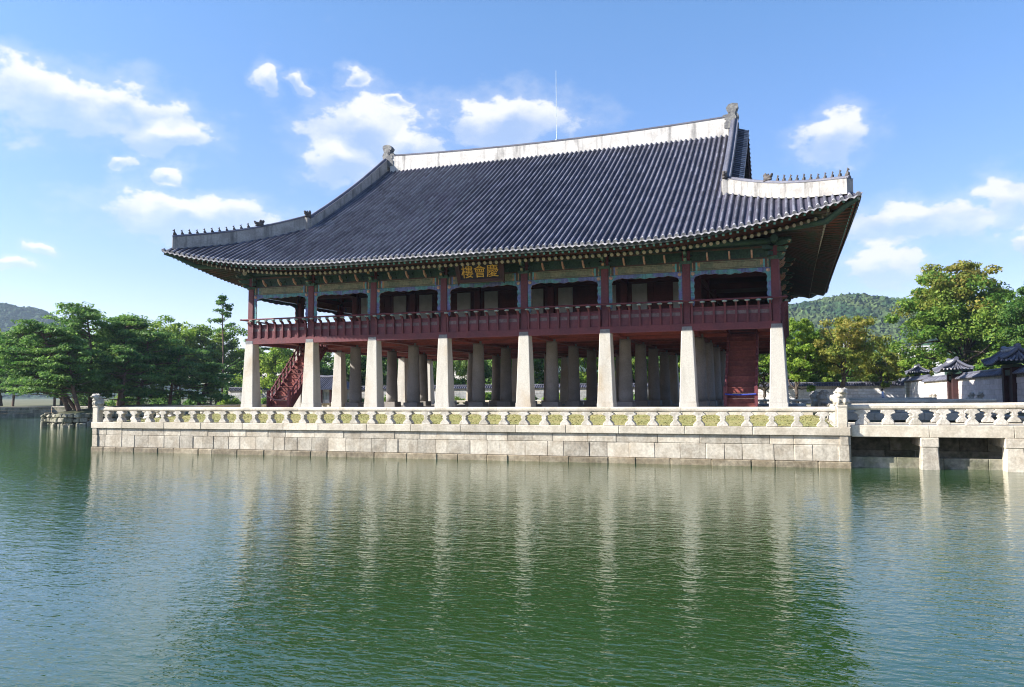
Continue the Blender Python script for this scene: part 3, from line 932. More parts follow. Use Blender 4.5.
# bracket arms on every outer column
mb = MB()
for k, (zz, ln) in enumerate(((.05, .62), (.38, .85), (.70, 1.05))):
    mb.prism([(0, 0), (.25, .0), (ln * .7, .02), (ln, .20), (ln - .05, .24), (ln * .72, .20), (ln * .5, .27), (0, .27)], (0, -.12, zz), (0, -1, 0), Z, X, -.07, .07, 0)
    mb.prism([(ln - .12, .06), (ln, .20), (ln - .05, .24), (ln - .17, .12)], (0, -.122, zz), (0, -1, 0), Z, X, -.075, .075, 2)
mb.frust(0, 0, -.02, .14, .62, .70, 0, .62, .7)
mb.box(-.6, .6, -.10, .10, .2, .42, 0); mb.box(-.8, .8, -.10, .10, .5, .72, 0)
ARM = mb.mesh('eave_bracket', [greenpaint, tealpaint, ochrepaint])
for si, ((ox, oy), u, n, st, sh) in enumerate(SIDES):
    o = Vector((ox, oy, 0)); u = Vector(u); n = Vector(n)
    rz = math.atan2(u.y, u.x)
    pos = [v + sh for v in st]
    for bi, (a, b) in enumerate(zip(pos[:-1], pos[1:])):
        w = b - a - .46
        q = o + u * (a + .23)
        f = link('fringe_board', fringe_mesh(w, 1.98), pav, (q.x + n.x * .13, q.y + n.y * .13, 6.0)); f.rotation_euler.z = rz
        f = link('painted_beam', beam_mesh(w), pav, (q.x, q.y, 8.0)); f.rotation_euler.z = rz
        for k in (1, 2, 3):
            q = o + u * (a + (b - a) * k / 4)
            f = link('flower_block', FLW, pav, (q.x, q.y, 8.47)); f.rotation_euler.z = rz
    for s in pos[:-1]:
        q = o + u * s
        f = link('eave_bracket', ARM, pav, (q.x, q.y, 8.42)); f.rotation_euler.z = rz if s != pos[0] else rz - R(45)
# eave purlins
mb = MB()
for (ox, oy), u, n, st, sh in SIDES:
    o = Vector((ox, oy, 9.46)); u = Vector(u); L_ = st[-1] + sh
    mb.tube([o - u * .9, o + u * (L_ + .9)], .19, 10, 0, mcap=1)
mb.build('eave_purlin', [greenpaint, endcap], pav)

# ---- inner ceiling, inner beams and the partition of the inner room
mb = MB()
mb.box(-17.0, 17.0, .2, 28.3, 9.12, 9.18)
for x in XS:
    for j in range(5): mb.box(x - .16, x + .16, YS[j] + .25, YS[j + 1] - .25, 8.3, 8.75)
for y in YS[1:5]:
    for i in range(7): mb.box(XS[i] + .25, XS[i + 1] - .25, y - .16, y + .16, 8.32, 8.74)
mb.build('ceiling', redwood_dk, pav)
mb = MB()
pap = MB()
def part(o, u, n, a, b):
    """lattice wall from a to b along u"""
    mb.obox(o, u, n, Z, (a + .24, b - .24), (-.04, .04), (4.95, 8.30), 0)
    w = b - a - .48
    for k in range(9):
        s = a + .24 + w * (k + .5) / 9
        mb.obox(o, u, n, Z, (s - .035, s + .035), (.045, .085), (5.0, 8.28), 0)
    for zz in (5.6, 6.5, 7.4, 8.1):
        mb.obox(o, u, n, Z, (a + .24, b - .24), (.042, .075), (zz, zz + .07), 0)
for i in range(1, 6):
    for yy, nn in ((5.7, -1), (22.8, 1)):
        part((0, yy, 0), X, Vector((0, nn, 0)), XS[i], XS[i + 1])
for j in range(1, 4):
    for xx, nn in ((XS[1], -1), (XS[6], 1)):
        part((xx, 0, 0), Y, Vector((nn, 0, 0)), YS[j], YS[j + 1])
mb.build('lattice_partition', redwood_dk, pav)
mb = MB(); mb.box(-.5, .5, -.03, .03, 5.02, 8.22, 0, .01)
mb.box(-.52, .52, -.02, .02, 4.97, 5.01, 1); mb.box(-.52, .52, -.02, .02, 8.23, 8.27, 1)
PAP = mb.mesh('paper_door', [paper, redwood_dk])
for i in range(1, 7):
    for s in (-1, 1):
        if (i == 1 and s < 0) or (i == 6 and s > 0): continue
        link('paper_door', PAP, pav, (XS[i] + s * 1.03, 5.7 - .14, 0))

# ---- stairs
for si, (x0, x1) in enumerate(ST):
    st = MB(); n = 15
    y0, y1, z0, z1 = .95, 5.7, .14, 4.9
    for k in range(n):
        ya = y0 + (y1 - y0) * k / n; yb = y0 + (y1 - y0) * (k + 1) / n
        za = z0 + (z1 - z0) * k / n; zb = z0 + (z1 - z0) * (k + 1) / n
        st.box(x0 + .12, x1 - .12, ya + .02, ya + .05, za, zb - .045, 0)
        st.box(x0 + .12, x1 - .12, ya - .02, yb + .04, zb - .04, zb, 0)
    so_ = st.build('staircase', stairwood, pav)
    sg = MB()
    dz = (z1 - z0) / (y1 - y0)
    for xx in (x0, x1 - .11):
        sg.prism([(y0 - .1, z0), (y0 + .25, z0), (y1, z1 - .35), (y1, z1 + .1), (y0 - .1, z0 + .32)], (xx, 0, 0), Y, Z, X, 0, .11)
        sg.prism([(y0, z0 + .95), (y1, z1 + .95), (y1, z1 + 1.05), (y0, z0 + 1.05)], (xx + .02, 0, 0), Y, Z, X, 0, .07)
        sg.prism([(y0, z0 + .62), (y1, z1 + .62), (y1, z1 + .67), (y0, z0 + .67)], (xx + .03, 0, 0), Y, Z, X, 0, .05)
        for k in range(12):
            yy = y0 + (y1 - y0) * k / 11; zz = z0 + (yy - y0) * dz
            wd = .06 if k else .09
            sg.box(xx + .055 - wd, xx + .055 + wd, yy - wd, yy + wd, zz + .2, zz + (1.1 if k else 1.3))
    sg.build('stair_railing', redwood, so_)

# ================================================================== ROOF
EY, EX = -3.6, 20.8
def lift(s): return 1.62 * max(0.0, 1 - max(s, -.3) / 13) ** 2.5
def push(s): return .55 * max(0.0, 1 - max(s, 0) / 13) ** 2.2
def fade(d): return math.exp(-(max(d, 0) / 7.5) ** 1.6)
def prof_z(d): return 9.30 + .555 * d + .0033 * d * d
def zroof(d, s):
    return prof_z(d) + lift(s) * fade(d)
GX = 14.45            # gable (descending ridge) position
RIDGE_D = YC - EY
HIP_D = EX - GX
roof_holder = {}
def front_row(x, n=16):
    """points of the front slope at abscissa x, eave to ridge or hip; (x, y, z)"""
    s = EX - abs(x)
    d0 = -push(s)
    d1 = RIDGE_D if abs(x) <= GX + .9 and True else max(s, d0 + .05)
    if abs(x) > GX: d1 = max(s, d0 + .05)
    return [(x, EY + d, zroof(d, s)) for d in (d0 + (d1 - d0) * i / (n - 1) for i in range(n))]
def side_row(y, n=10):
    """east slope, at depth y"""
    s = min(y - EY, (2 * YC - EY) - y)
    d0 = -push(s)
    d1 = max(min(s, HIP_D), d0 + .05)
    return [(EX - d, y, zroof(d, s)) for d in (d0 + (d1 - d0) * i / (n - 1) for i in range(n))]
def mir_y(p): return (p[0], 2 * YC - p[1], p[2])
def mir_x(p): return (-p[0], p[1], p[2])

tiles = MB()
def rib(row, across, rad=.088):
    """half round cover tile row along the points; 'across' = unit vector sideways"""
    pts = [Vector(p) for p in row]
    a = Vector(across)
    # resample into individual tiles
    ln = [0]
    for p, q in zip(pts[:-1], pts[1:]): ln.append(ln[-1] + (q - p).length)
    tot = ln[-1]
    n = max(1, round(tot / .95))
    def P(t):
        t = min(max(t, 0), tot)
        for i in range(len(ln) - 1):
            if t <= ln[i + 1] + 1e-9:
                k = (t - ln[i]) / max(ln[i + 1] - ln[i], 1e-9)
                return pts[i].lerp(pts[i + 1], k), (pts[i + 1] - pts[i]).normalized()
        return pts[-1], (pts[-1] - pts[-2]).normalized()
    first = min(.30, tot * .5)
    cuts = [0, first] + [first + (tot - first) * i / n for i in range(1, n + 1)]
    an = [math.pi * k / 5 for k in range(6)]
    for i in range(len(cuts) - 1):
        p, t = P(cuts[i]); q, t2 = P(cuts[i + 1])
        up_ = a.cross(t); up_ = up_ if up_.z > 0 else -up_
        up2 = a.cross(t2); up2 = up2 if up2.z > 0 else -up2
        j = random.uniform(-.006, .006)
        r0, r1 = rad * (1.0 if i else 1.08), rad * .93
        A = [p + a * (math.cos(w) * r0 + j) + up_ * (math.sin(w) * r0 * 1.15 + .015) for w in an]
        B = [q + a * (math.cos(w) * r1 + j) + up2 * (math.sin(w) * r1 * 1.15 + .015) for w in an]
        tiles.grid([A, B], 2 if i == 0 else 0, True)
        if i == 0:      # round end disc, tipped a little forward
            c = p - t * .012 - up_ * .01
            D = [c + a * math.cos(w) * .115 + up_ * (math.sin(w) * .115 + .03) for w in [2 * math.pi * k / 10 for k in range(10)]]
            D2 = [v + t * .05 for v in D]
            tiles.add(D + D2, [tuple(range(10))] + [(k, k + 10, (k + 1) % 10 + 10, (k + 1) % 10) for k in range(10)], 2, False)
def pans(rows, flip):
    """concave pan surface between neighbouring rows"""
    for r0, r1 in zip(rows[:-1], rows[1:]):
        mid = [tuple((Vector(a) + Vector(b)) / 2 - Vector((0, 0, .045))) for a, b in zip(r0, r1)]
        tiles.grid([r0, mid, r1], 1, False, flip)
        # drip tile at the eave
        a, b = Vector(r0[0]), Vector(r1[0])
        m = Vector(mid[0])
        dn = Vector((0, 0, -.10))
        tiles.add([a, m, b, b + dn * .3, m + dn * 1.1, a + dn * .3], [(0, 1, 4, 5), (1, 2, 3, 4)], 2, False)
NR = 116
xr = [-21.2 + 42.4 * i / (NR - 1) for i in range(NR)]
frows = [front_row(x) for x in xr]
for k, row in enumerate(frows):
    rib(row, X); rib([mir_y(p) for p in row], X)
pans(frows, False); pans([[mir_y(p) for p in r] for r in frows], True)
NS = 99
ysid = [-4.0 + (2 * YC + 8.0) * i / (NS - 1) for i in range(NS)]
srows = [side_row(y) for y in ysid]
for row in srows:
    rib(row, Y); rib([mir_x(p) for p in row], Y)
pans(srows, False); pans([[mir_x(p) for p in r] for r in srows], True)
roof = tiles.build('roof', [tile_m, tile_pan, tile_end], pav)

# underside: round rafters below, square flying rafters above their ends, boards on top
RD = 1.35                      # where the round rafters end (distance in from the eave line)
def z_raf(d, s): return 8.84 + .40 * (d - RD) + lift(s) * fade(d) * .97
def z_fly(d, s): return 8.98 + .27 * (d - .28) + lift(s) * fade(d) * .98
def z_sof(d, s): return (z_fly(d, s) + .062) if d < RD + .25 else (z_raf(d, s) + .10)
sof = MB()
DS = [.16, .5, .9, 1.3, RD + .249, RD + .251, 2.4, 3.2, 4.2, 5.4, 6.6]
def soffit_rows(n, half, mk):
    up_, fas = [], []
    for i in range(n):
        v = -half + 2 * half * i / (n - 1)
        s = half - .4 - abs(v)
        row = []
        for d in DS:
            dd = min(d - push(s), max(s, .0)) if d < .3 else min(d, max(s, .17 - push(s)))
            row.append(mk(dd, v, z_sof(d if d < .3 else min(d, max(s, .2)), s)))
        up_.append(row)
        e = .10 - push(s)
        fas.append([mk(e, v, z_sof(.16, s) + .012), mk(e, v, zroof(e, s) - .02)])
    sof.grid(up_, 0, False); sof.grid(fas, 1, False)
for sg_ in (-1, 1):
    soffit_rows(101, EX + .4, lambda d, v, z, g=sg_: (v, YC + g * (YC - EY - d), z))
    soffit_rows(85, YC - EY + .4, lambda d, v, z, g=sg_: (g * (EX - d), YC + v, z))
sof.build('soffit', [soffit_m, fascia_m], roof)

mb = MB()
for sx in (-1, 1):
    x = sx * (GX - .35)
    pts = [(y, zroof(y - EY, 30) - .1) for y in np.linspace(EY + HIP_D - .6, YC, 12)]
    poly = [(y, z) for y, z in pts] + [(2 * YC - y, z) for y, z in pts[-2::-1]]
    mb.prism(poly, (x, 0, 0), Y, Z, X, -.15, .15)
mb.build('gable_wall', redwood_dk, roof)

# verge tiles outside the descending ridges
for sx in (-1, 1):
    for fy in (0, 1):
        vt = MB()
        keep = tiles; tiles = vt
        n = 34
        rows = []
        for i in range(n):
            y = EY + HIP_D - .1 + (YC - EY - HIP_D + .1) * i / (n - 1)
            z = zroof(y - EY, 30)
            row = [(GX + .95, y, z + .02), (GX + .5, y, z + .18), (GX + .1, y, z + .3)]
            if sx < 0: row = [mir_x(p) for p in row]
            if fy: row = [mir_y(p) for p in row]
            rows.append(row)
            rib(row, Y, .085)
        pans(rows, (sx > 0) == bool(fy))
        tiles = keep
        # barge board below the verge
        for i in range(n - 1):
            a, b = Vector(rows[i][0]), Vector(rows[i + 1][0])
            d = Vector((-sx * .12, 0, -.08))
            vt.add([a + d, b + d, b + d - Z * .55, a + d - Z * .55], [(0, 1, 2, 3)], 3)
            vt.add([a + d - X * sx * .06, b + d - X * sx * .06, b + d - Z * .55 - X * sx * .06, a + d - Z * .55 - X * sx * .06], [(0, 1, 2, 3)], 3)
        vt.build('verge_tiles', [tile_m, tile_pan, tile_end, redwood_dk], roof)

# ridges: plastered walls with tile caps
def ridge_wall(name, path, thick, m, capw=.09):
    """path: list of (x, y, zbottom, ztop)"""
    mb = MB()
    n = len(path)
    P = [Vector(p[:2]) for p in path]
    L0, R0 = [], []
    for i in range(n):
        t = (P[min(i + 1, n - 1)] - P[max(i - 1, 0)]).normalized()
        s = Vector((t.y, -t.x))
        L0.append(s)
    def ring(i, w, z0, z1):
        s = L0[i] * w
        x, y = P[i]
        return [(x - s.x, y - s.y, z0), (x + s.x, y + s.y, z0), (x + s.x, y + s.y, z1), (x - s.x, y - s.y, z1)]
    def sweep(w, dz0, dz1, mi, top=False):
        rg = []
        for i in range(n):
            zb, zt = path[i][2], path[i][3]
            rg.append(ring(i, w, zt + dz0 if top else zb, zt + dz1))
        vs = [v for r in rg for v in r]
        fs = [(i * 4 + k, i * 4 + (k + 1) % 4, (i + 1) * 4 + (k + 1) % 4, (i + 1) * 4 + k) for i in range(n - 1) for k in range(4)]
        fs += [(3, 2, 1, 0), tuple((n - 1) * 4 + k for k in range(4))]
        mb.add(vs, fs, mi, False)
    sweep(thick / 2, 0, -.10, 0)
    sweep(thick / 2 + capw * .35, -.096, -.06, 1, True)
    pts = [(p[0], p[1], p[3] - .045) for p in path]
    mb.tube(pts, thick * .27, 8, 1, True)
    return mb.build(name, [m, tile_m], roof)
path = []
for i in range(29):
    x = -14.0 + i; k = (abs(x) / 14) ** 2
    path.append((x, YC, 19.9, 21.22 + .34 * k))
ridge_wall('main_ridge', path, .62, plaster)
for sx in (-1, 1):
    for fy in (0, 1):
        path = []
        for i in range(15):
            y = YC - .35 - (YC - .35 - (EY + HIP_D - .15)) * i / 14
            zb = zroof(y - EY, 30)
            path.append((sx * GX, y if not fy else 2 * YC - y, zb - .1, zb + .98 + .25 * (1 - i / 14) ** 2 - .06 * math.sin(math.pi * i / 14)))
        ridge_wall('descending_ridge', path, .46, plaster_hip)
        path = []
        for i in range(15):
            s = HIP_D - .2 - (HIP_D - .12) * i / 14
            z = zroof(max(s, -.1), max(s, -.1))
            x = EX - s; y = EY + s
            path.append((sx * x, y if not fy else 2 * YC - y, z - .05, z + .93 - .10 * i / 14 - .0))
        hip = ridge_wall('hip_ridge', path, .44, plaster_hip)
        roof_holder[(sx, fy)] = (hip, path)

# ornaments: ridge end beasts, dragon heads, rows of small figures
orn_poly = [(-.75, -.95), (.42, -.95), (.42, -.2), (.50, .1), (.34, .42), (.48, .80), (.44, 1.0), (.05, 1.06), (-.22, .98), (-.40, .74), (-.30, .55), (-.12, .62), (-.05, .48), (-.25, .25), (-.62, .22), (-.72, -.05), (-.5, -.2), (-.75, -.4)]
for sx in (-1, 1):
    mb = MB()
    mb.prism([(a * sx, b) for a, b in orn_poly], (sx * 14.25, YC, 21.45), X, Z, Y, -.30, .30)
    mb.prism([(a * sx * .7 - .02 * sx, b * .75 - .1) for a, b in orn_poly], (sx * 14.25, YC, 21.45), X, Z, Y, -.37, .37)
    mb.tube([(sx * 14.15, YC - .34, 21.75), (sx * 14.15, YC + .34, 21.75)], .12, 10)
    mb.build('ridge_end_beast', orn_m, roof)
DRG = blob_mesh('dragon_head', [((0, 0, .18), (.17, .26, .19)), ((0, -.24, .24), (.13, .20, .10)), ((0, -.22, .07), (.12, .17, .06)), ((0, -.40, .34), (.09, .07, .07)),
                                ((-.10, .02, .40), (.05, .1, .1)), ((.10, .02, .40), (.05, .1, .1)), ((0, .2, .38), (.06, .12, .12)), ((0, .1, .02), (.16, .2, .08))], figure_m, .035)
FIG = blob_mesh('roof_figure', [((0, .06, .12), (.075, .11, .13)), ((0, 0, .27), (.06, .07, .11)), ((0, -.05, .42), (.06, .075, .065)), ((0, -.12, .40), (.03, .05, .03)),
                                ((.05, -.09, .15), (.025, .03, .15)), ((-.05, -.09, .15), (.025, .03, .15)), ((0, -.01, .50), (.035, .04, .03))], figure_m, .026)
for (sx, fy), (hip, path) in roof_holder.items():
    a, b = Vector((path[0][0], path[0][1])), Vector((path[-1][0], path[-1][1]))
    dr = (b - a).normalized(); rz = math.atan2(dr.y, dr.x) + math.pi / 2
    def zt(t):
        f = t * 14; i = min(int(f), 13); return path[i][3] + (path[i + 1][3] - path[i][3]) * (f - i)
    q = a.lerp(b, .36)
    o = inst(DRG, 'dragon_head', hip, (q.x, q.y, zt(.36) + .01), rz, (.95, .95, .95))
    for k in range(11):
        t = .45 + .535 * k / 10
        q = a.lerp(b, t); s_ = random.uniform(.66, .8) * (1.25 if k == 10 else 1)
        o = inst(FIG, 'roof_figure', hip, (q.x, q.y, zt(t)), rz + random.uniform(-.25, .25), (s_, s_, s_))
    # head at the foot of the descending ridge
    y = EY + HIP_D - .3
    yy = y if not fy else 2 * YC - y
    mb = MB()
    mb.box(sx * (GX + .12) - .24, sx * (GX + .12) + .24, yy - .22, yy + .22, zroof(y - EY, 30) - .2, zroof(y - EY, 30) + .98, 0, .03)
    mb.build('ridge_foot_block', plaster_hip, roof)
    o = inst(DRG, 'dragon_head', roof, (sx * GX, yy + (.05 if not fy else -.05), zroof(y - EY, 30) + .97), 0 if not fy else math.pi, (1.1, 1.1, 1.15))
# end block of each hip ridge
mb = MB()
mb.tube([(.72, YC, 21.2), (.72, YC, 23.5), (.72, YC, 27.0)], [.034, .026, .014], 6)
mb.lathe([(.09, 0), (.11, .08), (.05, .2)], 8, (.72, YC, 21.22))
mb.build('lightning_rod', steel, roof)

# ---- rafters
def spread(v, lim, full):
    a = abs(v)
    return v if a <= lim else math.copysign(lim + (a - lim) * full, v)
def rafter_geo(mb, mb2, ve, half, lim, P):
    """round rafter and the flying rafter above it; P(d, v, z) places a point on one side of the eaves"""
    s = half - abs(ve)
    vi = spread(ve, lim, .42); si = half - abs(vi)
    de = RD - push(s) * .8; di = 5.0
    pe = P(de, ve + (vi - ve) * .05, z_raf(RD, s)); pi_ = P(di, vi, z_raf(di, max(si, 3)))
    fe = P(.27 - push(s), ve, z_fly(.27, s)); fi = P(2.3, ve + (vi - ve) * .4, z_fly(2.3, s))
    mb.tube([pi_, pe], .105, 9, 0, True, True, mcap=1)
    dr = (fe - fi).normalized(); sd = dr.cross(Z).normalized(); upv = sd.cross(dr); ln = (fe - fi).length
    mb2.obox(fi, dr, sd, upv, (0, ln), (-.062, .062), (-.07, .055), 0)
    mb2.obox(fi, dr, sd, upv, (ln + .001, ln + .014), (-.056, .056), (-.064, .05), 1)
front = lambda d, v, z: Vector((v, EY + d, z))
back = lambda d, v, z: Vector((v, 2 * YC - EY - d, z))
lst = sorted([-20.55 + 41.1 * i / 113 for i in range(114)], key=lambda t: abs(t - 1.5))
rest_r, rest_f = MB(), MB()
for k, ve in enumerate(lst):
    if k < 100:
        a, b = MB(), MB()
        rafter_geo(a, b, ve, EX, 13.6, front)
        a.build('rafter', [rafter_green, endcap], roof)
        b.build('flying_rafter', [rafter_green, tealend], roof)
    else:
        rafter_geo(rest_r, rest_f, ve, EX, 13.6, front)
    rafter_geo(rest_r, rest_f, ve, EX, 13.6, back)
for i in range(98):
    ve = -17.6 + 35.2 * i / 97
    for g in (-1, 1):
        rafter_geo(rest_r, rest_f, ve, YC - EY, 10.7, lambda d, v, z: Vector((g * (EX - d), YC + v, z)))
tag(rest_r.build('rafter_rows', [rafter_green, endcap], roof), kind='stuff')
tag(rest_f.build('flying_rafter_rows', [rafter_green, tealend], roof), kind='stuff')
# hip rafters
for sx in (-1, 1):
    for fy in (0, 1):
        mb = MB()
        pts = []
        for s in (5.0, 3.6, 2.2, 1.0, .1, -.42):
            z = z_raf(s, s) - .12 if s > .9 else 8.84 - .14 + lift(s) * .99 + .12 * (1 - s)
            p = (sx * (EX - s), EY + s, z)
            pts.append(mir_y(p) if fy else p)
        mb.tube(pts, [.20, .2, .19, .17, .15, .12], 8, 0, True, True, mcap=1)
        mb.build('hip_rafter', [greenpaint, endcap], roof)

# ================================================================== SIGNBOARD
sg = thing('signboard', (.2, -1.0, 8.2), 'black name board with three gold characters hanging under the front eave', 'signboard')
tilt = R(17)
su, sw, sn = X, Vector((0, -math.sin(tilt), math.cos(tilt))), Vector((0, -math.cos(tilt), -math.sin(tilt)))
so_ = Vector((.22, -1.15, 8.10))
mb = MB(); mb.obox(so_, su, sw, sn, (-1.28, 1.28), (0, .90), (-.05, .02))
mb.build('board', black_m, sg)
mb = MB()
mb.prism([(-1.28, 0), (1.28, 0), (1.52, -.2), (-1.52, -.2)], so_, su, sw, sn, -.04, .10)
mb.prism([(-1.28, .9), (1.28, .9), (1.5, 1.08), (-1.5, 1.08)], so_, su, sw, sn, -.04, .10)
mb.prism([(-1.285, 0), (-1.285, .9), (-1.62, 1.22), (-1.5, -.36)], so_, su, sw, sn, -.04, .09)
mb.prism([(1.285, 0), (1.285, .9), (1.62, 1.22), (1.5, -.36)], so_, su, sw, sn, -.04, .09)
mb.build('frame', gatewood, sg)
def letters():
    for i, ch in enumerate('樓會慶'):
        cu = bpy.data.curves.new('t', 'FONT'); cu.body = ch; cu.size = .82; cu.extrude = .012; cu.offset = .0
        cu.align_x = 'CENTER'
        t = bpy.data.objects.new('t', cu); COL.objects.link(t)
        dg = bpy.context.evaluated_depsgraph_get()
        me = bpy.data.meshes.new_from_object(t.evaluated_get(dg))
        bpy.data.objects.remove(t)
        me.materials.clear(); me.materials.append(gold)
        o = so_ + su * (-.82 + .82 * i) + sw * .15 + sn * .045
        M_ = Matrix((su, sw, sn)).transposed().to_4x4(); M_.translation = o - OFF[sg]
        me.transform(M_)
        me.name = 'gold_character'
        link('gold_character', me, sg)
letters()

# ================================================================== TREES
LEAFM = {}
def leaf_mat(key):
    if key not in LEAFM:
        c = {'pine': ((.065, .165, .034), (.20, .33, .07)),
             'pine_dark': ((.050, .140, .034), (.175, .30, .065)),
             'green': ((.080, .185, .026), (.24, .33, .052)),
             'bright': ((.12, .23, .022), (.32, .42, .06)),
             'mid': ((.045, .125, .024), (.15, .25, .045)),
             'yellow': ((.15, .21, .025), (.34, .34, .065)),
             'orange': ((.15, .21, .028), (.33, .28, .06)),
             'turning': ((.125, .20, .03), (.31, .31, .06)),
             'dark': ((.045, .125, .024), (.15, .24, .045)),
             'willow': ((.08, .16, .028), (.20, .28, .07))}[key]
        LEAFM[key] = mat(key + ' leaves', c[0], c[1], rnd=1, transl=.48, var=.3, vsc=3, rough=.55, spec=.25)
    return LEAFM[key]
def leaves(name, cen, rad, n_each, size, m, rng, parent, narrow=.55, upw=.5, flat=1.0, droop=0.0):
    """many small leaf faces scattered through clumps; cen (K,3), rad (K,3)"""
    K = len(cen)
    idx = np.repeat(np.arange(K), n_each)
    N = len(idx)
    d = rng.normal(0, 1, (N, 3)); d /= np.linalg.norm(d, axis=1)[:, None]
    rr = rng.random(N) ** .45
    P = cen[idx] + d * rad[idx] * rr[:, None]
    P += rng.normal(0, .05, P.shape)
    nrm = d * .55 + rng.normal(0, .55, (N, 3)) + np.array([0, 0, upw])
    nrm /= np.linalg.norm(nrm, axis=1)[:, None]
    t = rng.normal(0, 1, (N, 3)); t[:, 2] *= flat
    if droop: t = t * .3 + np.array([0, 0, -droop])
    t -= nrm * np.sum(t * nrm, 1)[:, None]; t /= np.linalg.norm(t, axis=1)[:, None] + 1e-9
    b = np.cross(nrm, t)
    a = size * rng.uniform(.6, 1.35, N)[:, None]; w = a * narrow
    V = np.stack([P - t * a, P + b * w + t * a * .1, P + t * a, P - b * w + t * a * .1], 1).reshape(-1, 3)
    F = np.arange(4 * N).reshape(-1, 4)
    crnd = rng.uniform(-.75, .75, K)
    r = np.clip(crnd[idx] + rng.normal(0, .55, N), -1, 1)
    off = OFF[parent]
    V = V - np.array(off)
    return link(name, np_mesh(name, V, F, [m], r), parent)

def limb(mb, a, b, r0, r1, rng, sag=.12, n=5):
    a, b = Vector(a), Vector(b)
    L_ = (b - a).length
    pts, rs = [], []
    o = Vector(rng.normal(0, L_ * sag * .5, 3).tolist())
    for i in range(n + 1):
        t = i / n
        pts.append(a.lerp(b, t) + o * math.sin(t * math.pi) + Vector(rng.normal(0, L_ * .015, 3).tolist()) * (0 < i < n))
        rs.append(r0 + (r1 - r0) * t)
    mb.tube(pts, rs, 7, 0, True)

def broad(label, x, y, h, rx, leaf, seed, trunk=.28, ncl=60, nl=110, size=.27, group=None, lean=(0, 0), name='broadleaf_tree', z0=GZ, egg=.0, rzf=1.0, low=0, top=None, trunk_r=None):
    rng = np.random.default_rng(seed)
    t = thing(name, (x, y, z0), label, 'tree', group)
    ht = h - z0
    th = ht * trunk
    cz = z0 + th + (ht - th) * .5; rz = (ht - th) * .5 * rzf
    d = rng.normal(0, 1, (ncl, 3)); d /= np.linalg.norm(d, axis=1)[:, None]
    rr = rng.random(ncl) ** .40
    ph = rng.uniform(0, 6.28, 4)
    lump = 1 + .17 * np.sin(3 * np.arctan2(d[:, 1], d[:, 0]) + ph[0]) + .13 * np.sin(5 * d[:, 2] + ph[1]) * np.sin(4 * np.arctan2(d[:, 1], d[:, 0]) + ph[2])
    C = d * (rr * lump)[:, None]
    wz = 1 - egg * np.clip(C[:, 2], -1, 1)
    cen = np.stack([x + lean[0] + C[:, 0] * rx * wz, y + lean[1] + C[:, 1] * rx * wz, cz + C[:, 2] * rz * .9], 1)
    cr = rx * rng.uniform(.13, .27, ncl)
    rad = np.stack([cr, cr, cr * rng.uniform(.45, .75, ncl)], 1)
    if low:
        cen[:, 2] = np.maximum(cen[:, 2] - (cen[:, 2] < cz) * rz * .25, z0 + .6)
    mb = MB()
    tr = trunk_r or max(.12, ht * .022)
    top_ = Vector((x + lean[0] * .8, y + lean[1] * .8, z0 + th + (ht - th) * .35))
    limb(mb, (x, y, z0 - .1), (x + lean[0] * .5, y + lean[1] * .5, z0 + th), tr * 1.25, tr * .8, rng, .06)
    limb(mb, (x + lean[0] * .5, y + lean[1] * .5, z0 + th - .05), top_, tr * .8, tr * .45, rng, .08)
    order = np.argsort(-rr)[:16]
    for k in order:
        f = rng.uniform(-.1, .9)
        base_ = Vector((x + lean[0] * .5, y + lean[1] * .5, z0 + th)).lerp(top_, max(f, 0))
        limb(mb, base_, cen[k], tr * .42, tr * .09, rng, .15)
    mb.build('trunk', bark, t)
    if top is None:
        leaves('crown', cen, rad, int(nl * 1.8), size * .72, leaf_mat(leaf), rng, t)
    else:       # upper and outer clumps have turned
        up_ = cen[:, 2] > cz + rz * top[1] + rng.normal(0, rz * .25, ncl)
        leaves('crown', cen[~up_], rad[~up_], int(nl * 1.8), size * .72, leaf_mat(leaf), rng, t)
        o = leaves('crown', cen[up_], rad[up_], int(nl * 1.6), size * .72, leaf_mat(top[0]), rng, t)
        o['label'] = 'orange tinged upper crown'
    return t

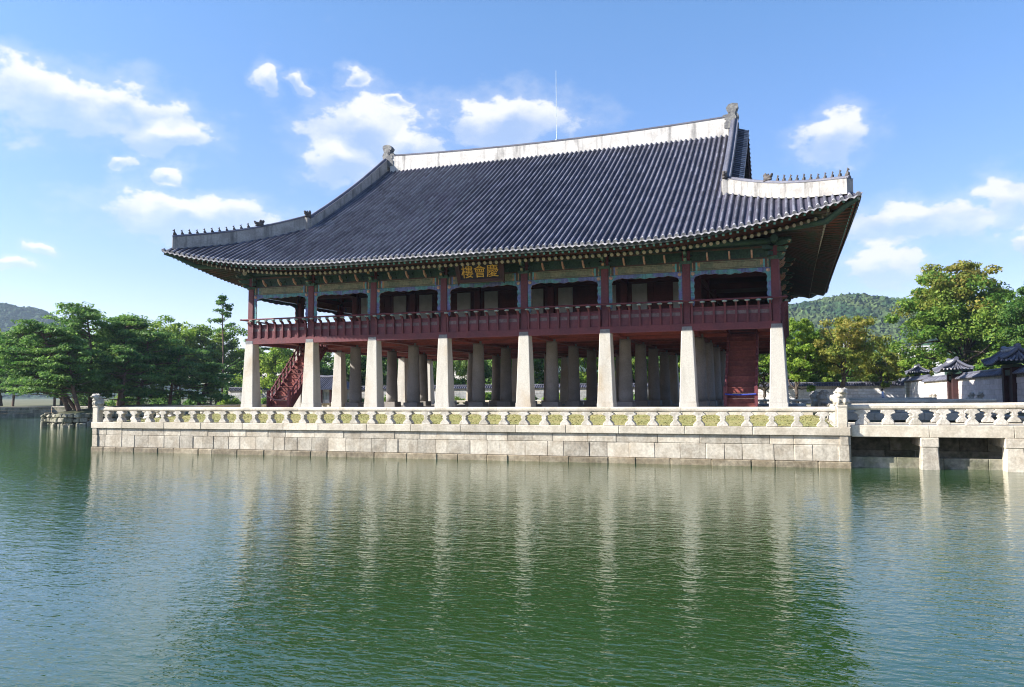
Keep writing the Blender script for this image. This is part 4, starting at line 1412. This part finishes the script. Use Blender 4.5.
def pine(label, x, y, h, spread_, seed, lean=(0, 0), leaf='pine', group='red pines on the islet', z0=GZ + .2, start=.3, npad=34, name='pine_tree', size=.20, nl=210, tr=.2, flatk=.22):
    rng = np.random.default_rng(seed)
    t = thing(name, (x, y, z0), label, 'pine', group)
    ht = h - z0
    mb = MB()
    n = 8
    ph = rng.uniform(0, 6.28)
    def ax(f):
        return Vector((x + lean[0] * f + .35 * math.sin(f * 4.2 + ph) * f, y + lean[1] * f + .3 * math.sin(f * 3.5 + ph + 1) * f, z0 + ht * f * .97))
    pts = [ax(i / n) for i in range(n + 1)]; pts[0].z -= .15
    mb.tube(pts, [tr * (1.15 - .85 * i / n) for i in range(n + 1)], 8, 0)
    cen, rad = [], []
    for k in range(npad):
        f = start + (1 - start) * ((k + rng.random()) / npad) ** .8
        a = rng.uniform(0, 6.28)
        wide = spread_ * (1.05 - .55 * max(0, (f - .55) / .45) ** 1.5) * rng.uniform(.35, 1.0)
        b = ax(f)
        e = Vector((b.x + math.cos(a) * wide, b.y + math.sin(a) * wide, b.z + rng.uniform(-.25, .55) - .05 * wide))
        limb(mb, ax(max(f - .05, .05)), e, tr * .32, tr * .07, rng, .12, 4)
        for q in range(3):
            c = b.lerp(e, 1 - .28 * q) + Vector((rng.normal(0, .25), rng.normal(0, .25), .12 + rng.normal(0, .08)))
            r = spread_ * rng.uniform(.17, .30) * (1 - .14 * q)
            cen.append(c[:]); rad.append((r * rng.uniform(.8, 1.3), r * rng.uniform(.8, 1.3), r * flatk * rng.uniform(.8, 1.4)))
    cen.append(ax(1)[:]); rad.append((spread_ * .25, spread_ * .25, spread_ * .1))
    mb.build('trunk', bark_pine, t)
    leaves('crown', np.array(cen), np.array(rad), nl // 3, size, leaf_mat(leaf), rng, t, .42, .8)
    return t

def willow(label, x, y, h, rx, seed, group=None):
    rng = np.random.default_rng(seed)
    t = thing('willow_tree', (x, y, GZ), label, 'tree', group)
    ht = h - GZ
    mb = MB()
    limb(mb, (x, y, GZ - .1), (x + .3, y, GZ + ht * .6), .32, .18, rng, .06)
    cen, rad = [], []
    for k in range(70):
        a = rng.uniform(0, 6.28); r = rx * rng.random() ** .5
        zt = GZ + ht * (.98 - .28 * (r / rx) ** 2) - rng.uniform(0, .3)
        ln = ht * rng.uniform(.22, .52)
        cen.append((x + math.cos(a) * r, y + math.sin(a) * r, zt - ln / 2)); rad.append((.28, .28, ln / 2))
        if k % 4 == 0: limb(mb, (x + .3, y, GZ + ht * .55), (x + math.cos(a) * r, y + math.sin(a) * r, zt), .09, .02, rng, .15)
    mb.build('trunk', bark, t)
    leaves('crown', np.array(cen), np.array(rad), 110, .22, leaf_mat('willow'), rng, t, .25, .2, droop=1.0)

# ---- islet with a rough stone edge and red pines
def islet():
    rng = random.Random(5)
    cx, cy = -54.5, 30.0
    ring = []
    n = 40
    for i in range(n):
        a = 2 * math.pi * i / n
        r = 1 + .05 * math.sin(3 * a + 1) + rng.uniform(-.02, .02)
        ring.append((cx + 8.5 * r * math.cos(a), cy + 11.5 * r * math.sin(a)))
    t = thing('islet', (cx, cy, WATER), 'small wooded islet with a rough stone edge left of the terrace', 'islet')
    t['kind'] = 'structure'
    st = MB(); so = MB()
    for i in range(n):
        a, b = Vector((*ring[i], 0)), Vector((*ring[(i + 1) % n], 0))
        u = (b - a).normalized(); nn = Vector((u.y, -u.x, 0))
        for z0, z1 in ((WATER - .3, -1.55), (-1.55, -1.05), (-1.05, -.62)):
            L_ = (b - a).length; s = 0
            while s < L_:
                w = rng.uniform(.3, .85)
                uu = (u + nn * rng.uniform(-.25, .25)).normalized(); n2 = Vector((uu.y, -uu.x, 0))
                st.obox(a + u * s, uu, n2, (Z + nn * rng.uniform(-.2, .1)).normalized(), (0, w - .03), (-.6, rng.uniform(-.18, .18)), (z0 - .05, z1 + rng.uniform(-.22, .06)), 0, .09)
                s += w
    st.build('stone_edge', granite_darkened, t)
    rows = []
    for k in range(6):
        f = 1 - k / 5
        rows.append([(cx + (x - cx) * f * .96, cy + (y - cy) * f * .96, -.75 + .9 * (1 - f ** 2) + rng.uniform(-.05, .05)) for x, y in ring + ring[:1]])
    so.grid(rows)
    so.build('soil', earth, t)
islet()
PINES = [
    ('tall spreading red pine leaning left at the near end of the islet', -57.4, 21.2, 9.2, 4.4, (-2.9, -1.6), 'pine'),
    ('tallest red pine with a broad flat top in the middle of the islet', -59.4, 26.0, 12.1, 5.0, (-.3, -.4), 'pine'),
    ('upright red pine just right of the tallest one on the islet', -59.9, 30.5, 11.0, 4.6, (1.4, .3), 'pine'),
    ('low pine sweeping out over the water at the far left', -58.6, 22.6, 7.4, 4.8, (-5.6, -2.6), 'pine'),
    ('dark layered pine behind the left corner post of the terrace', -56.0, 29.7, 8.9, 4.6, (1.2, .1), 'pine_dark'),
    ('dark low branched pine in the right half of the islet', -55.2, 34.0, 7.4, 4.6, (1.0, .1), 'pine_dark'),
    ('lowest drooping pine at the right end of the islet', -53.8, 37.4, 5.2, 4.0, (1.6, .4), 'pine_dark'),
    ('short crooked pine above the stone edge of the islet', -55.2, 20.6, 6.6, 3.6, (-1.6, -.8), 'pine'),
    ('young dark pine half hidden behind the left corner post', -53.6, 24.6, 6.4, 3.4, (.4, .1), 'pine_dark'),
    ('pine cut by the left edge of the picture over the water', -60.0, 24.6, 9.2, 4.8, (-6.6, -3.0), 'pine'),
    ('slender pine at the back of the islet with a thin crown', -61.0, 32.4, 11.2, 4.2, (.4, -.4), 'pine')]
for i, (lb, x, y, h, sp, ln, lf) in enumerate(PINES):
    pine(lb, x, y, h, sp, 100 + i, ln, lf, start=.12 if lf == 'pine_dark' else .2, npad=54 if h > 8 else 40)

# ---- trees beyond the far bank
FAR = 'trees beyond the far bank'
broad('loose green tree rising behind the dark pines on the left', -92, 65, 16.6, 6.0, 'bright', 1, group=FAR, ncl=70, nl=90, size=.34)
broad('bright topped green tree behind the islet, right of the loose green one', -86.5, 70, 16.0, 6.2, 'bright', 2, group=FAR, ncl=85, nl=90, size=.34)
broad('mid green tree left of the tall thin pine', -81, 74, 14.4, 6.8, 'green', 3, group=FAR, ncl=75, nl=90, size=.34)
pine('tall thin pine with a few sparse tufts left of the pavilion', -75.7, 68.7, 18.6, 3.2, 44, (.5, 0), 'pine_dark', FAR, GZ, .70, 12, size=.26, nl=150, tr=.2, flatk=.38)
for i, (x, y, h, lb) in enumerate(((-79, 70, 10.0, 'dark pine with a bare trunk just left of the pavilion corner column'), (-78, 82, 13.6, 'dark pine directly behind the corner column of the pavilion'), (-84, 68, 9.0, 'dark pine below the mid green tree on the left'))):
    pine(lb, x, y, h, 3.4, 60 + i, (.2 * i, 0), 'pine_dark', FAR, GZ, .38, 28, size=.28, nl=190)
broad('yellow green tree at the left edge beneath the hill', -122, 64, 15.6, 6.5, 'yellow', 5, group=FAR, ncl=60, nl=90, size=.42)
broad('dull green tree behind the pines near the left edge', -116, 72, 12.6, 6.5, 'mid', 6, group=FAR, ncl=60, nl=80, size=.42)
broad('dark green tree filling the gap behind the tallest pine', -106, 76, 13.0, 6.5, 'mid', 7, group=FAR, ncl=60, nl=80, size=.42)
broad('broad green tree far behind the middle pines of the islet', -99, 80, 12.6, 6.0, 'green', 8, group=FAR, ncl=60, nl=80, size=.42)
broad('rounded bright green tree between the first two columns', -64.5, 71, 10.4, 6.0, 'bright', 9, .10, 120, 120, .30, FAR, low=1)
broad('dark green tree behind the left staircase', -54.5, 78, 11.4, 6.2, 'mid', 10, .12, 90, 100, .34, FAR)
broad('shaded green tree behind the third and fourth columns', -46.5, 83, 11.6, 6.2, 'dark', 11, .12, 90, 100, .34, FAR)
willow('pale green weeping willow seen right of the fourth column', -39.5, 76, 9.6, 3.4, 12, FAR)
willow('second weeping willow, a little farther right between the columns', -33.8, 80, 9.8, 3.2, 13, FAR)
for i, (x, y, h, lf, lb) in enumerate(((-27, 82, 10.2, 'mid', 'green tree left of the central column, low behind the terrace'), (-21, 85, 9.6, 'dark', 'dark green tree right of the central column'),
                                       (-15, 88, 9.9, 'bright', 'light green tree between the fifth and sixth columns'), (-8, 92, 9.9, 'green', 'green tree between the sixth and seventh columns'),
                                       (-1, 92, 9.6, 'mid', 'green tree hidden mostly by the seventh column'), (6, 90, 9.4, 'green', 'green tree behind the right staircase'), (-44, 86, 10, 'bright', 'light green tree left of the weeping willows'))):
    broad(lb, x, y, h + 1.2, 5.4, lf, 20 + i, .1, 85, 100, .34, FAR, low=1)
broad('bright green tree rising right of the corner column', 18.6, 70, 12.0, 4.0, 'bright', 31, .15, 110, 120, .26, FAR, egg=.25)
broad('smaller bright green tree close behind the right corner column', 14.3, 74, 10.8, 3.6, 'green', 32, .15, 80, 110, .28, FAR)
broad('orange brown tree with a dark leaning trunk beside the right bank', 24.2, 70.5, 12.4, 4.9, 'turning', 33, .26, 90, 85, .26, FAR, lean=(.9, 0), top=('orange', .0), trunk_r=.34)
broad('low green bush tree left of the orange brown tree', 21.6, 86, 8.2, 4.2, 'green', 34, .15, 60, 90, .32, FAR)
broad('small yellow green tree right of the orange brown one', 30.2, 80, 7.6, 3.4, 'turning', 35, .2, 55, 90, .3, FAR)
broad('huge old green tree with an orange tinged crown on the right', 42.3, 88, 21.6, 8.2, 'green', 36, .20, 190, 120, .34, 'trees behind the palace wall', top=('orange', .42), egg=.28, rzf=1.0)
broad('big dark green tree cut by the right edge', 51.5, 78, 17.4, 6.0, 'dark', 37, .22, 110, 110, .34, 'trees behind the palace wall')
for i, (x, y, h, rx, lf, lb) in enumerate(((38.5, 118, 9.2, 4.6, 'yellow', 'yellow green tree below the hill, left of the huge old tree'), (46.5, 90, 9.0, 4.0, 'turning', 'low yellowing tree right of the huge old tree'), (31.5, 112, 8.9, 4.6, 'yellow', 'far yellow green tree behind the end of the white wall'),
                                           (36.5, 100, 7.4, 4.0, 'bright', 'low bright green tree above the small wall gate'), (56, 125, 17, 6, 'green', 'green tree far behind the nearest wall gate'), (26.5, 120, 9, 5, 'green', 'far green tree under the right hill'), (42.5, 74, 5.6, 2.6, 'green', 'green shrub peeping over the wall between the two nearest gates'))):
    broad(lb, x, y, h, rx, lf, 50 + i, .12, 70, 90, .34, 'trees behind the palace wall')

def shrub(label, x, y, h, rx, leaf, seed, group):
    rng = np.random.default_rng(seed)
    t = thing('shrub', (x, y, GZ), label, 'shrub', group)
    n = 26
    d = rng.normal(0, 1, (n, 3)); d /= np.linalg.norm(d, axis=1)[:, None]; d[:, 2] = np.abs(d[:, 2])
    cen = d * rng.random(n)[:, None] ** .5 * np.array([rx, rx * .7, h * .75]) + np.array([x, y, GZ + .15])
    mb = MB()
    for k in range(7): limb(mb, (x, y, GZ - .1), cen[k], .05, .015, rng)
    mb.build('stems', bark, t)
    leaves('foliage', cen, np.full((n, 3), rx * .3) * np.array([1, 1, .8]), 120, .17, leaf_mat(leaf), rng, t)
SHR = [(-68, 61, 1.6, 2.2, 'bright', 'rounded light green shrub at the foot of the pale wall, left of the staircase'), (-62, 62.5, 1.2, 1.8, 'green', 'low green shrub on the far bank seen left of the staircase'),
       (-73, 59.5, 2.4, 2.6, 'mid', 'dark green shrub on the far bank left of the corner column'), (-80, 60, 2.6, 3.0, 'mid', 'broad green shrub behind the right end of the islet'), (-88, 60, 2.4, 3.2, 'green', 'shrub in the shade beneath the loose green tree'),
       (-97, 60, 2.6, 3.4, 'mid', 'shrub behind the middle of the islet'), (-45, 62, 1.5, 2.0, 'dark', 'dark shrub on the far bank between the third and fourth columns'), (-30, 63, 1.3, 2.2, 'green', 'shrub on the far bank under the willows'),
       (-18, 63, 1.4, 2.0, 'mid', 'green shrub on the far bank right of the central column'), (-8, 63, 1.2, 1.9, 'green', 'small shrub on the far bank between the sixth and seventh columns'),
       (-38, 62, 2.2, 2.6, 'bright', 'tall light green shrub on the far bank left of the willows'), (-24, 62.5, 2.1, 2.6, 'green', 'tall green shrub on the far bank left of the central column'),
       (-13, 62, 2.0, 2.6, 'bright', 'light green shrub on the far bank between the fifth and sixth columns'), (-3, 62.5, 2.2, 2.6, 'mid', 'dark green shrub on the far bank behind the seventh column')]
for i, (x, y, h, rx, lf, lb) in enumerate(SHR): shrub(lb, x, y, h, rx, lf, 300 + i, 'shrubs on the far bank')
WESTB = [(-112, 58.5, 12.6, 5.4, 'pine', 'spreading pine on the far bank at the left edge'), (-104, 60, 11.6, 5.2, 'pine_dark', 'dark pine on the far bank behind the leaning pines'), (-120, 60, 12.0, 5.4, 'pine_dark', 'dark pine on the far bank outside the left edge'), (-97, 63, 11.4, 5.0, 'pine', 'green pine on the far bank behind the tallest islet pine')]
for i in range(13):
    broad('green tree of the hazy far row seen only between the columns', -100 + i * 10.5, 108 + 7 * (i % 3), 11.5 + (i * 37 % 5) * .5, 7.0, ('mid', 'green', 'dark')[i % 3], 500 + i, .06, 80, 70, .46, 'far row of trees', low=1)
for i, (x, y, h, sp, lf, lb) in enumerate(WESTB): pine(lb, x, y, h, sp, 400 + i, (.5, 0), lf, FAR, GZ, .18, 50, size=.30, nl=190)

# ================================================================== WALLS AND GATES
def tiled_cap(mb, p0, p1, zb, half=.55, h=.42, step=.34, mi=0):
    """little two sided tiled roof along a wall; materials mi tile, mi+1 pan, mi+2 end"""
    p0, p1 = Vector((*p0, 0)), Vector((*p1, 0)); u = (p1 - p0).normalized(); s = Vector((u.y, -u.x, 0)); L_ = (p1 - p0).length
    sec = [(-half, zb), (-half * .5, zb + h * .42), (0, zb + h), (half * .5, zb + h * .42), (half, zb)]
    mb.prism([(half, zb), (0, zb + h), (-half, zb)], p0, s, Z, u, 0, L_, mi + 1)
    n = max(2, round(L_ / step))
    for i in range(n):
        o = p0 + u * (L_ * (i + .5) / n)
        for sg_ in (-1, 1):
            mb.tube([o + s * sg_ * .06 + Z * (zb + h - .02), o + s * sg_ * (half + .03) + Z * (zb + .03)], .075, 6, mi, True, True, mcap=mi + 2)
    mb.tube([p0 + Z * (zb + h + .07), p1 + Z * (zb + h + .07)], .13, 8, mi)
def palace_wall(p0, p1, h, label, m, name='palace_wall'):
    t = thing(name, (*p0, GZ), label, 'wall')
    a, b = Vector((*p0, 0)), Vector((*p1, 0)); u = (b - a).normalized(); nn = Vector((u.y, -u.x, 0)); L_ = (b - a).length
    mb = MB()
    mb.obox(a, u, nn, Z, (0, L_), (-.30, .30), (GZ - .3, GZ + h))
    zc = GZ
    for row in range(int(h / .42)):
        z0 = GZ + .02 + row * .42; s = -random.uniform(0, .5)
        while s < L_:
            w = random.uniform(.8, 1.3)
            x0_, x1_ = max(s, 0.0), min(s + w - .03, L_)
            if x1_ - x0_ > .1:
                for sg_ in (-1, 1):
                    mb.obox(a, u, nn, Z, (x0_, x1_), ((.302, .335) if sg_ > 0 else (-.335, -.302)), (z0, min(z0 + .39, GZ + h - .02)), 1)
            s += w
    mb.build('wall', [granite_old, m], t)
    mb = MB(); tiled_cap(mb, p0, p1, GZ + h)
    mb.build('roof', [tile_m, tile_pan, tile_end], t)
palace_wall((33.4, 22.4), (33.4, 62), 2.75, 'pinkish palace wall with a grey tiled top behind the bridges on the right', wall_pink)
palace_wall((33.9, 63), (33.9, 96), 3.1, 'bright white palace wall with a tiled top at the far end on the right', wall_white)
palace_wall((33.2, -20), (33.2, 18.8), 2.75, 'palace wall with a tiled top outside the picture on the right', wall_pink)
palace_wall((-73, 67.5), (4, 67.5), 2.5, 'long pale wall with a tiled top among the trees beyond the far bank', wall_far)
palace_wall((8, 79), (33, 79), 2.5, 'pale wall behind the orange brown tree under dappled shade', wall_white)

def gate(x, y, w, h, label):
    """small tiled gate in a wall running along y"""
    t = thing('wall_gate', (x, y, GZ), label, 'gate', 'small tiled gates in the palace wall')
    for s in (-1, 1):
        mb = MB(); mb.box(x - .32, x + .32, y + s * w / 2 - .3, y + s * w / 2 + .3, GZ - .2, GZ + h, 0, .02)
        mb.box(x - .42, x + .42, y + s * w / 2 - .4, y + s * w / 2 + .4, GZ - .2, GZ + .3, 1, .03)
        mb.build('post', [gatewood, granite], t)
    mb = MB()
    mb.box(x - .22, x + .22, y - w / 2 + .3, y + w / 2 - .3, GZ + h - .55, GZ + h - .15)
    mb.box(x - .28, x + .28, y - w / 2 - .5, y + w / 2 + .5, GZ + h, GZ + h + .22)
    mb.build('lintel', greenpaint, t)
    for s in (-1, 1):
        mb = MB(); mb.box(x - .05, x + .05, y + s * .02 if s > 0 else y - w / 2 + .32, y + w / 2 - .32 if s > 0 else y - .02, GZ + .25, GZ + h - .56)
        mb.build('door', gatewood, t)
    mb = MB()
    zb = GZ + h + .24; L_ = w + 1.7; n = round(L_ / .30)
    half, hh = 1.4, .95
    cur = lambda q: zb + hh * (1 - q) ** 1.25
    for i in range(n + 1):
        v = -L_ / 2 + L_ * i / n
        k = .22 * abs(2 * v / L_) ** 3
        for s in (-1, 1):
            pts = [(x + s * half * q, y + v, cur(q) + k) for q in (.05, .3, .6, .85, 1.0)]
            mb.tube(pts, .085, 6, 0, True, True, mcap=2)
    for s in (-1, 1):
        rows = [[(x + s * half * q, y - L_ / 2 + L_ * i / 12, cur(q) - .03 + .22 * abs(i / 6 - 1) ** 3) for q in (0, .3, .6, .85, 1.0)] for i in range(13)]
        mb.grid(rows, 1, False)
        mb.grid([[(a, b, c - .12) for a, b, c in r] for r in rows], 3, False)
    for s in (-1, 1):      # hipped tiled ends
        ye = y + s * (L_ / 2 - .02)
        rows = [[(x - half * q * .96, ye + s * .75 * q ** 1.2, cur(q) - .02 + .2 * q ** 3) for q in (0, .3, .6, .85, 1.0)], [(x + half * q * .96, ye + s * .75 * q ** 1.2, cur(q) - .02 + .2 * q ** 3) for q in (0, .3, .6, .85, 1.0)]]
        mb.grid(rows, 1, False)
        mb.grid([[(a, b, c - .12) for a, b, c in r] for r in rows], 3, False)
        for k in range(9):
            f = -1 + 2 * (k + .5) / 9
            mb.tube([(x + f * half * q, ye + s * .75 * q ** 1.2, cur(q) + .03 + .2 * q ** 3) for q in (abs(f) * .9 + .05, .6 + .4 * abs(f), 1.0)], .085, 6, 0, True, True, mcap=2)
        for q in (-1, 1):
            mb.tube([(x + q * half * f, ye + s * .72 * f ** 1.2, cur(f) + .16 + .2 * f ** 3) for f in (0, .3, .6, .95)], .14, 7, 0)
    mb.tube([(x, y - L_ / 2, zb + hh + .30), (x, y - L_ / 4, zb + hh + .14), (x, y + L_ / 4, zb + hh + .14), (x, y + L_ / 2, zb + hh + .30)], .2, 8, 0)
    mb.tube([(x, y - L_ / 2, zb + hh + .08), (x, y + L_ / 2, zb + hh + .08)], .22, 8, 4)
    mb.build('roof', [tile_m, tile_pan, tile_end, greenpaint, plaster_grey], t)
gate(33.0, 20.6, 2.4, 3.25, 'nearest dark red wall gate with a curved tiled roof at the right edge')
gate(32.9, 42.2, 2.4, 3.25, 'second dark red wall gate with a tiled roof, left of the nearest')
gate(35.4, 84, 1.6, 4.0, 'small far wall gate with an ornate tiled roof above the white wall')

def stone_lantern(x, y, h, label):
    t = thing('carved_stone', (x, y, GZ), label, 'stone ornament', 'carved stones on the right bank')
    mb = MB(); mb.frust(x, y, GZ - .1, GZ + .5, .8, .7, 0, ch=.08)
    mb.build('pedestal', granite_carved, t)
    inst(BEAST, 'carved_beast', t, (x, y, GZ + .48), R(90), (h, h, h * 1.2))
stone_lantern(31.6, 24.5, 1.15, 'carved stone beast on the bank left of the nearest gate')
stone_lantern(31.5, 27.2, 1.15, 'carved stone beast on the bank, second from the nearest gate')
stone_lantern(31.7, 46.2, 1.0, 'small carved stone left of the second gate')
stone_lantern(31.7, 48.4, 1.0, 'smaller carved stone farther left of the second gate')

# ---- small hall and notice seen through the columns, distant buildings
def hall(x, y, w, d, h, label, name='small_hall'):
    t = thing(name, (x, y, GZ), label, 'hall')
    mb = MB(); mb.box(x - w / 2, x + w / 2, y - d / 2, y + d / 2, GZ - .2, GZ + .35, 0, .03)
    mb.build('plinth', granite, t)
    for i in range(5):
        mb = MB(); px = x - w / 2 + .4 + (w - .8) * i / 4
        mb.box(px - .14, px + .14, y - d / 2 + .3, y - d / 2 + .58, GZ + .35, GZ + h)
        mb.build('post', redwood, t)
    mb = MB(); mb.box(x - w / 2 + .5, x + w / 2 - .5, y - d / 2 + .7, y + d / 2 - .4, GZ + .35, GZ + h)
    mb.build('wall', plaster, t)
    for i in range(4):
        px = x - w / 2 + .4 + (w - .8) * (i + .5) / 4
        mb = MB(); mb.box(px - .55, px + .55, y - d / 2 + .64, y - d / 2 + .695, GZ + .9, GZ + h - .4)
        for k in range(5): mb.box(px - .5 + k * .25 - .02, px - .5 + k * .25 + .02, y - d / 2 + .60, y - d / 2 + .638, GZ + .95, GZ + h - .45, 1)
        mb.build('window', [paper, greenpaint], t)
    mb = MB()
    W, D = w / 2 + 1.2, d / 2 + 1.2; zb = GZ + h; hh = 1.9; rx_ = W - D * .85
    n = round(2 * W / .34)
    for i in range(n + 1):
        v = -W + 2 * W * i / n
        q1 = min(1, (W - abs(v)) / (W - rx_)) if abs(v) > rx_ else 1
        for s in (-1, 1):
            pts = [(x + v, y + s * D * (1 - f * q1), zb + hh * (f * q1) ** 1.2 + .3 * abs(v / W) ** 4 * (1 - f * q1)) for f in (0, .25, .5, .75, 1)]
            mb.tube(pts, .09, 6, 0, True, True)
    for s in (-1, 1):
        rows = []
        for i in range(25):
            v = -W + 2 * W * i / 24
            q1 = min(1, (W - abs(v)) / (W - rx_)) if abs(v) > rx_ else 1
            rows.append([(x + v, y + s * D * (1 - f * q1), zb - .05 + hh * (f * q1) ** 1.2 + .3 * abs(v / W) ** 4 * (1 - f * q1)) for f in (0, .25, .5, .75, 1)])
        mb.grid(rows, 1, False)
        rows = []
        for i in range(15):
            v = -D + 2 * D * i / 14
            q1 = min(1, (D - abs(v)) / D)
            rows.append([(x + s * (W - (W - rx_) * f * q1), y + v, zb - .05 + hh * (f * q1) ** 1.2 + .3 * abs(v / D) ** 4 * (1 - f * q1)) for f in (0, .25, .5, .75, 1)])
        mb.grid(rows, 1, False)
    mb.tube([(x - rx_, y, zb + hh + .2), (x, y, zb + hh + .08), (x + rx_, y, zb + hh + .2)], .22, 8, 0)
    mb.build('roof', [tile_m, tile_pan], t)
hall(-50.5, 62.5, 7.5, 4.5, 2.5, 'small dark tiled hall with pale windows seen beyond the left staircase')
nb = thing('notice_board', (-21.6, 51.5, GZ), 'low white notice board with red and blue print between the columns', 'notice board')
mb = MB(); mb.box(-22.55, -20.65, 51.46, 51.54, -.2, .78, 0, .01); mb.build('board', bldwhite, nb)
mb = MB()
for k in range(3): mb.box(-22.2 + k * .55, -21.9 + k * .55, 51.45, 51.458, 0, .5)
mb.build('red_print', signred, nb)
mb = MB(); mb.box(-22.4, -20.8, 51.45, 51.458, .56, .7); mb.build('blue_print', signblue, nb)
for s in (-22.4, -20.8):
    mb = MB(); mb.box(s - .04, s + .04, 51.55, 51.62, GZ - .1, .7); mb.build('leg', steel, nb)

def far_house(x, y, z, w, h, label):
    t = thing('white_building', (x, y, z), label, 'building')
    mb = MB(); mb.box(x - w / 2, x + w / 2, y, y + 8, z - 8, z + h); mb.build('wall', bldwhite, t)
    mb = MB(); mb.box(x - w / 2 - .4, x + w / 2 + .4, y - .4, y + 8.4, z + h, z + h + .5); mb.build('roof', bldwhite, t)
    n = int(w / 2.6)
    for i in range(n):
        mb = MB(); a = x - w / 2 + .6 + i * (w - 1.2) / n
        mb.box(a, a + (w - 1.2) / n - .7, y - .05, y - .003, z + h * .3, z + h * .75); mb.build('window', glassdk, t)
far_house(69, 318, 15.2, 16, 4.6, 'low white flat roofed building among the trees below the right hill')
far_house(56, 560, 34, 16, 5, 'tiny white building high on the wooded right hill')

# ---- rope barriers at the feet of the stairs
def barrier(x0, x1, y, z, m, label, sag):
    t = thing('rope_barrier', ((x0 + x1) / 2, y, .14), label, 'rope barrier')
    mb = MB()
    pts = [(x0 + (x1 - x0) * i / 10, y, z - sag * math.sin(math.pi * i / 10)) for i in range(11)]
    mb.tube(pts, .045, 6); mb.build('rope', m, t)
barrier(ST[1][0] + .05, ST[1][1] - .05, .84, 1.0, rope_b, 'straight blue rope across the foot of the right staircase', .04)
barrier(ST[0][0] + .05, ST[0][1] - .05, .84, 1.05, rope_p, 'sagging pale rope across the foot of the left staircase', .28)

# ================================================================== PERSON
def person(x, y, z, rz, label, top, seed):
    """one continuous skinned figure, walking"""
    V = [(0, 0, .95), (0, 0, 1.18), (0, 0, 1.40), (0, 0, 1.50), (0, -.01, 1.60), (0, -.015, 1.70),
         (.10, 0, .90), (.11, -.16, .50), (.11, -.14, .08), (.11, -.28, .04),
         (-.10, 0, .90), (-.11, .06, .50), (-.11, .26, .12), (-.11, .14, .04),
         (.19, 0, 1.40), (.25, .06, 1.13), (.25, -.04, .90), (.25, -.07, .80),
         (-.19, 0, 1.40), (-.25, -.06, 1.13), (-.25, -.20, .93), (-.25, -.25, .84)]
    E_ = [(0, 1), (1, 2), (2, 3), (3, 4), (4, 5), (0, 6), (6, 7), (7, 8), (8, 9), (0, 10), (10, 11), (11, 12), (12, 13), (2, 14), (14, 15), (15, 16), (16, 17), (2, 18), (18, 19), (19, 20), (20, 21)]
    rad = [.14, .13, .15, .055, .085, .07, .10, .065, .045, .04, .10, .065, .045, .04, .065, .05, .036, .04, .065, .05, .036, .04]
    me = bpy.data.meshes.new('body'); me.from_pydata(V, E_, [])
    o = bpy.data.objects.new('tmp', me); COL.objects.link(o)
    md = o.modifiers.new('s', 'SKIN'); md.use_smooth_shade = True
    for i, v in enumerate(me.skin_vertices[0].data):
        v.radius = (rad[i], rad[i] * (.72 if i in (0, 1, 2) else 1)); v.use_root = i == 0
    sd = o.modifiers.new('d', 'SUBSURF'); sd.levels = 2; sd.render_levels = 2
    out = bpy.data.meshes.new_from_object(o.evaluated_get(bpy.context.evaluated_depsgraph_get()))
    bpy.data.objects.remove(o)
    for m in (skin, top, trous): out.materials.append(m)
    for p in out.polygons:
        c = p.center
        p.material_index = 2 if c.z < .93 and abs(c.x) < .21 else (1 if .9 <= c.z < 1.47 or (c.z > 1.0 and c.z < 1.47) else 0)
    t = thing('person', (x, y, z), label, 'person', None, rz)
    b = bpy.data.objects.new('body', out); COL.objects.link(b); b.parent = t
    h = bpy.data.objects.new('hair', blob_mesh('hair', [((0, .02, 1.69), (.095, .105, .09)), ((0, .06, 1.62), (.085, .06, .09))], hairm, .02)); COL.objects.link(h); h.parent = t
person(26.0, 36.6, -.33, R(70), 'person in a pale blue shirt walking on the far bridge', shirt, 1)

# ================================================================== HAZE
def haze():
    mb = MB(); mb.box(-2400, 2400, -300, 1900, -4.0, 240)
    m = bpy.data.materials.new('haze'); m.use_nodes = True
    nt = m.node_tree; nt.nodes.clear()
    v = nt.nodes.new('ShaderNodeVolumePrincipled')
    v.inputs['Color'].default_value = (.62, .80, 1.0, 1)
    v.inputs['Density'].default_value = HAZE
    v.inputs['Anisotropy'].default_value = .2
    o = nt.nodes.new('ShaderNodeOutputMaterial')
    nt.links.new(v.outputs[0], o.inputs['Volume'])
    tag(mb.build('haze', m), kind='stuff')
HAZE = .00013
haze()
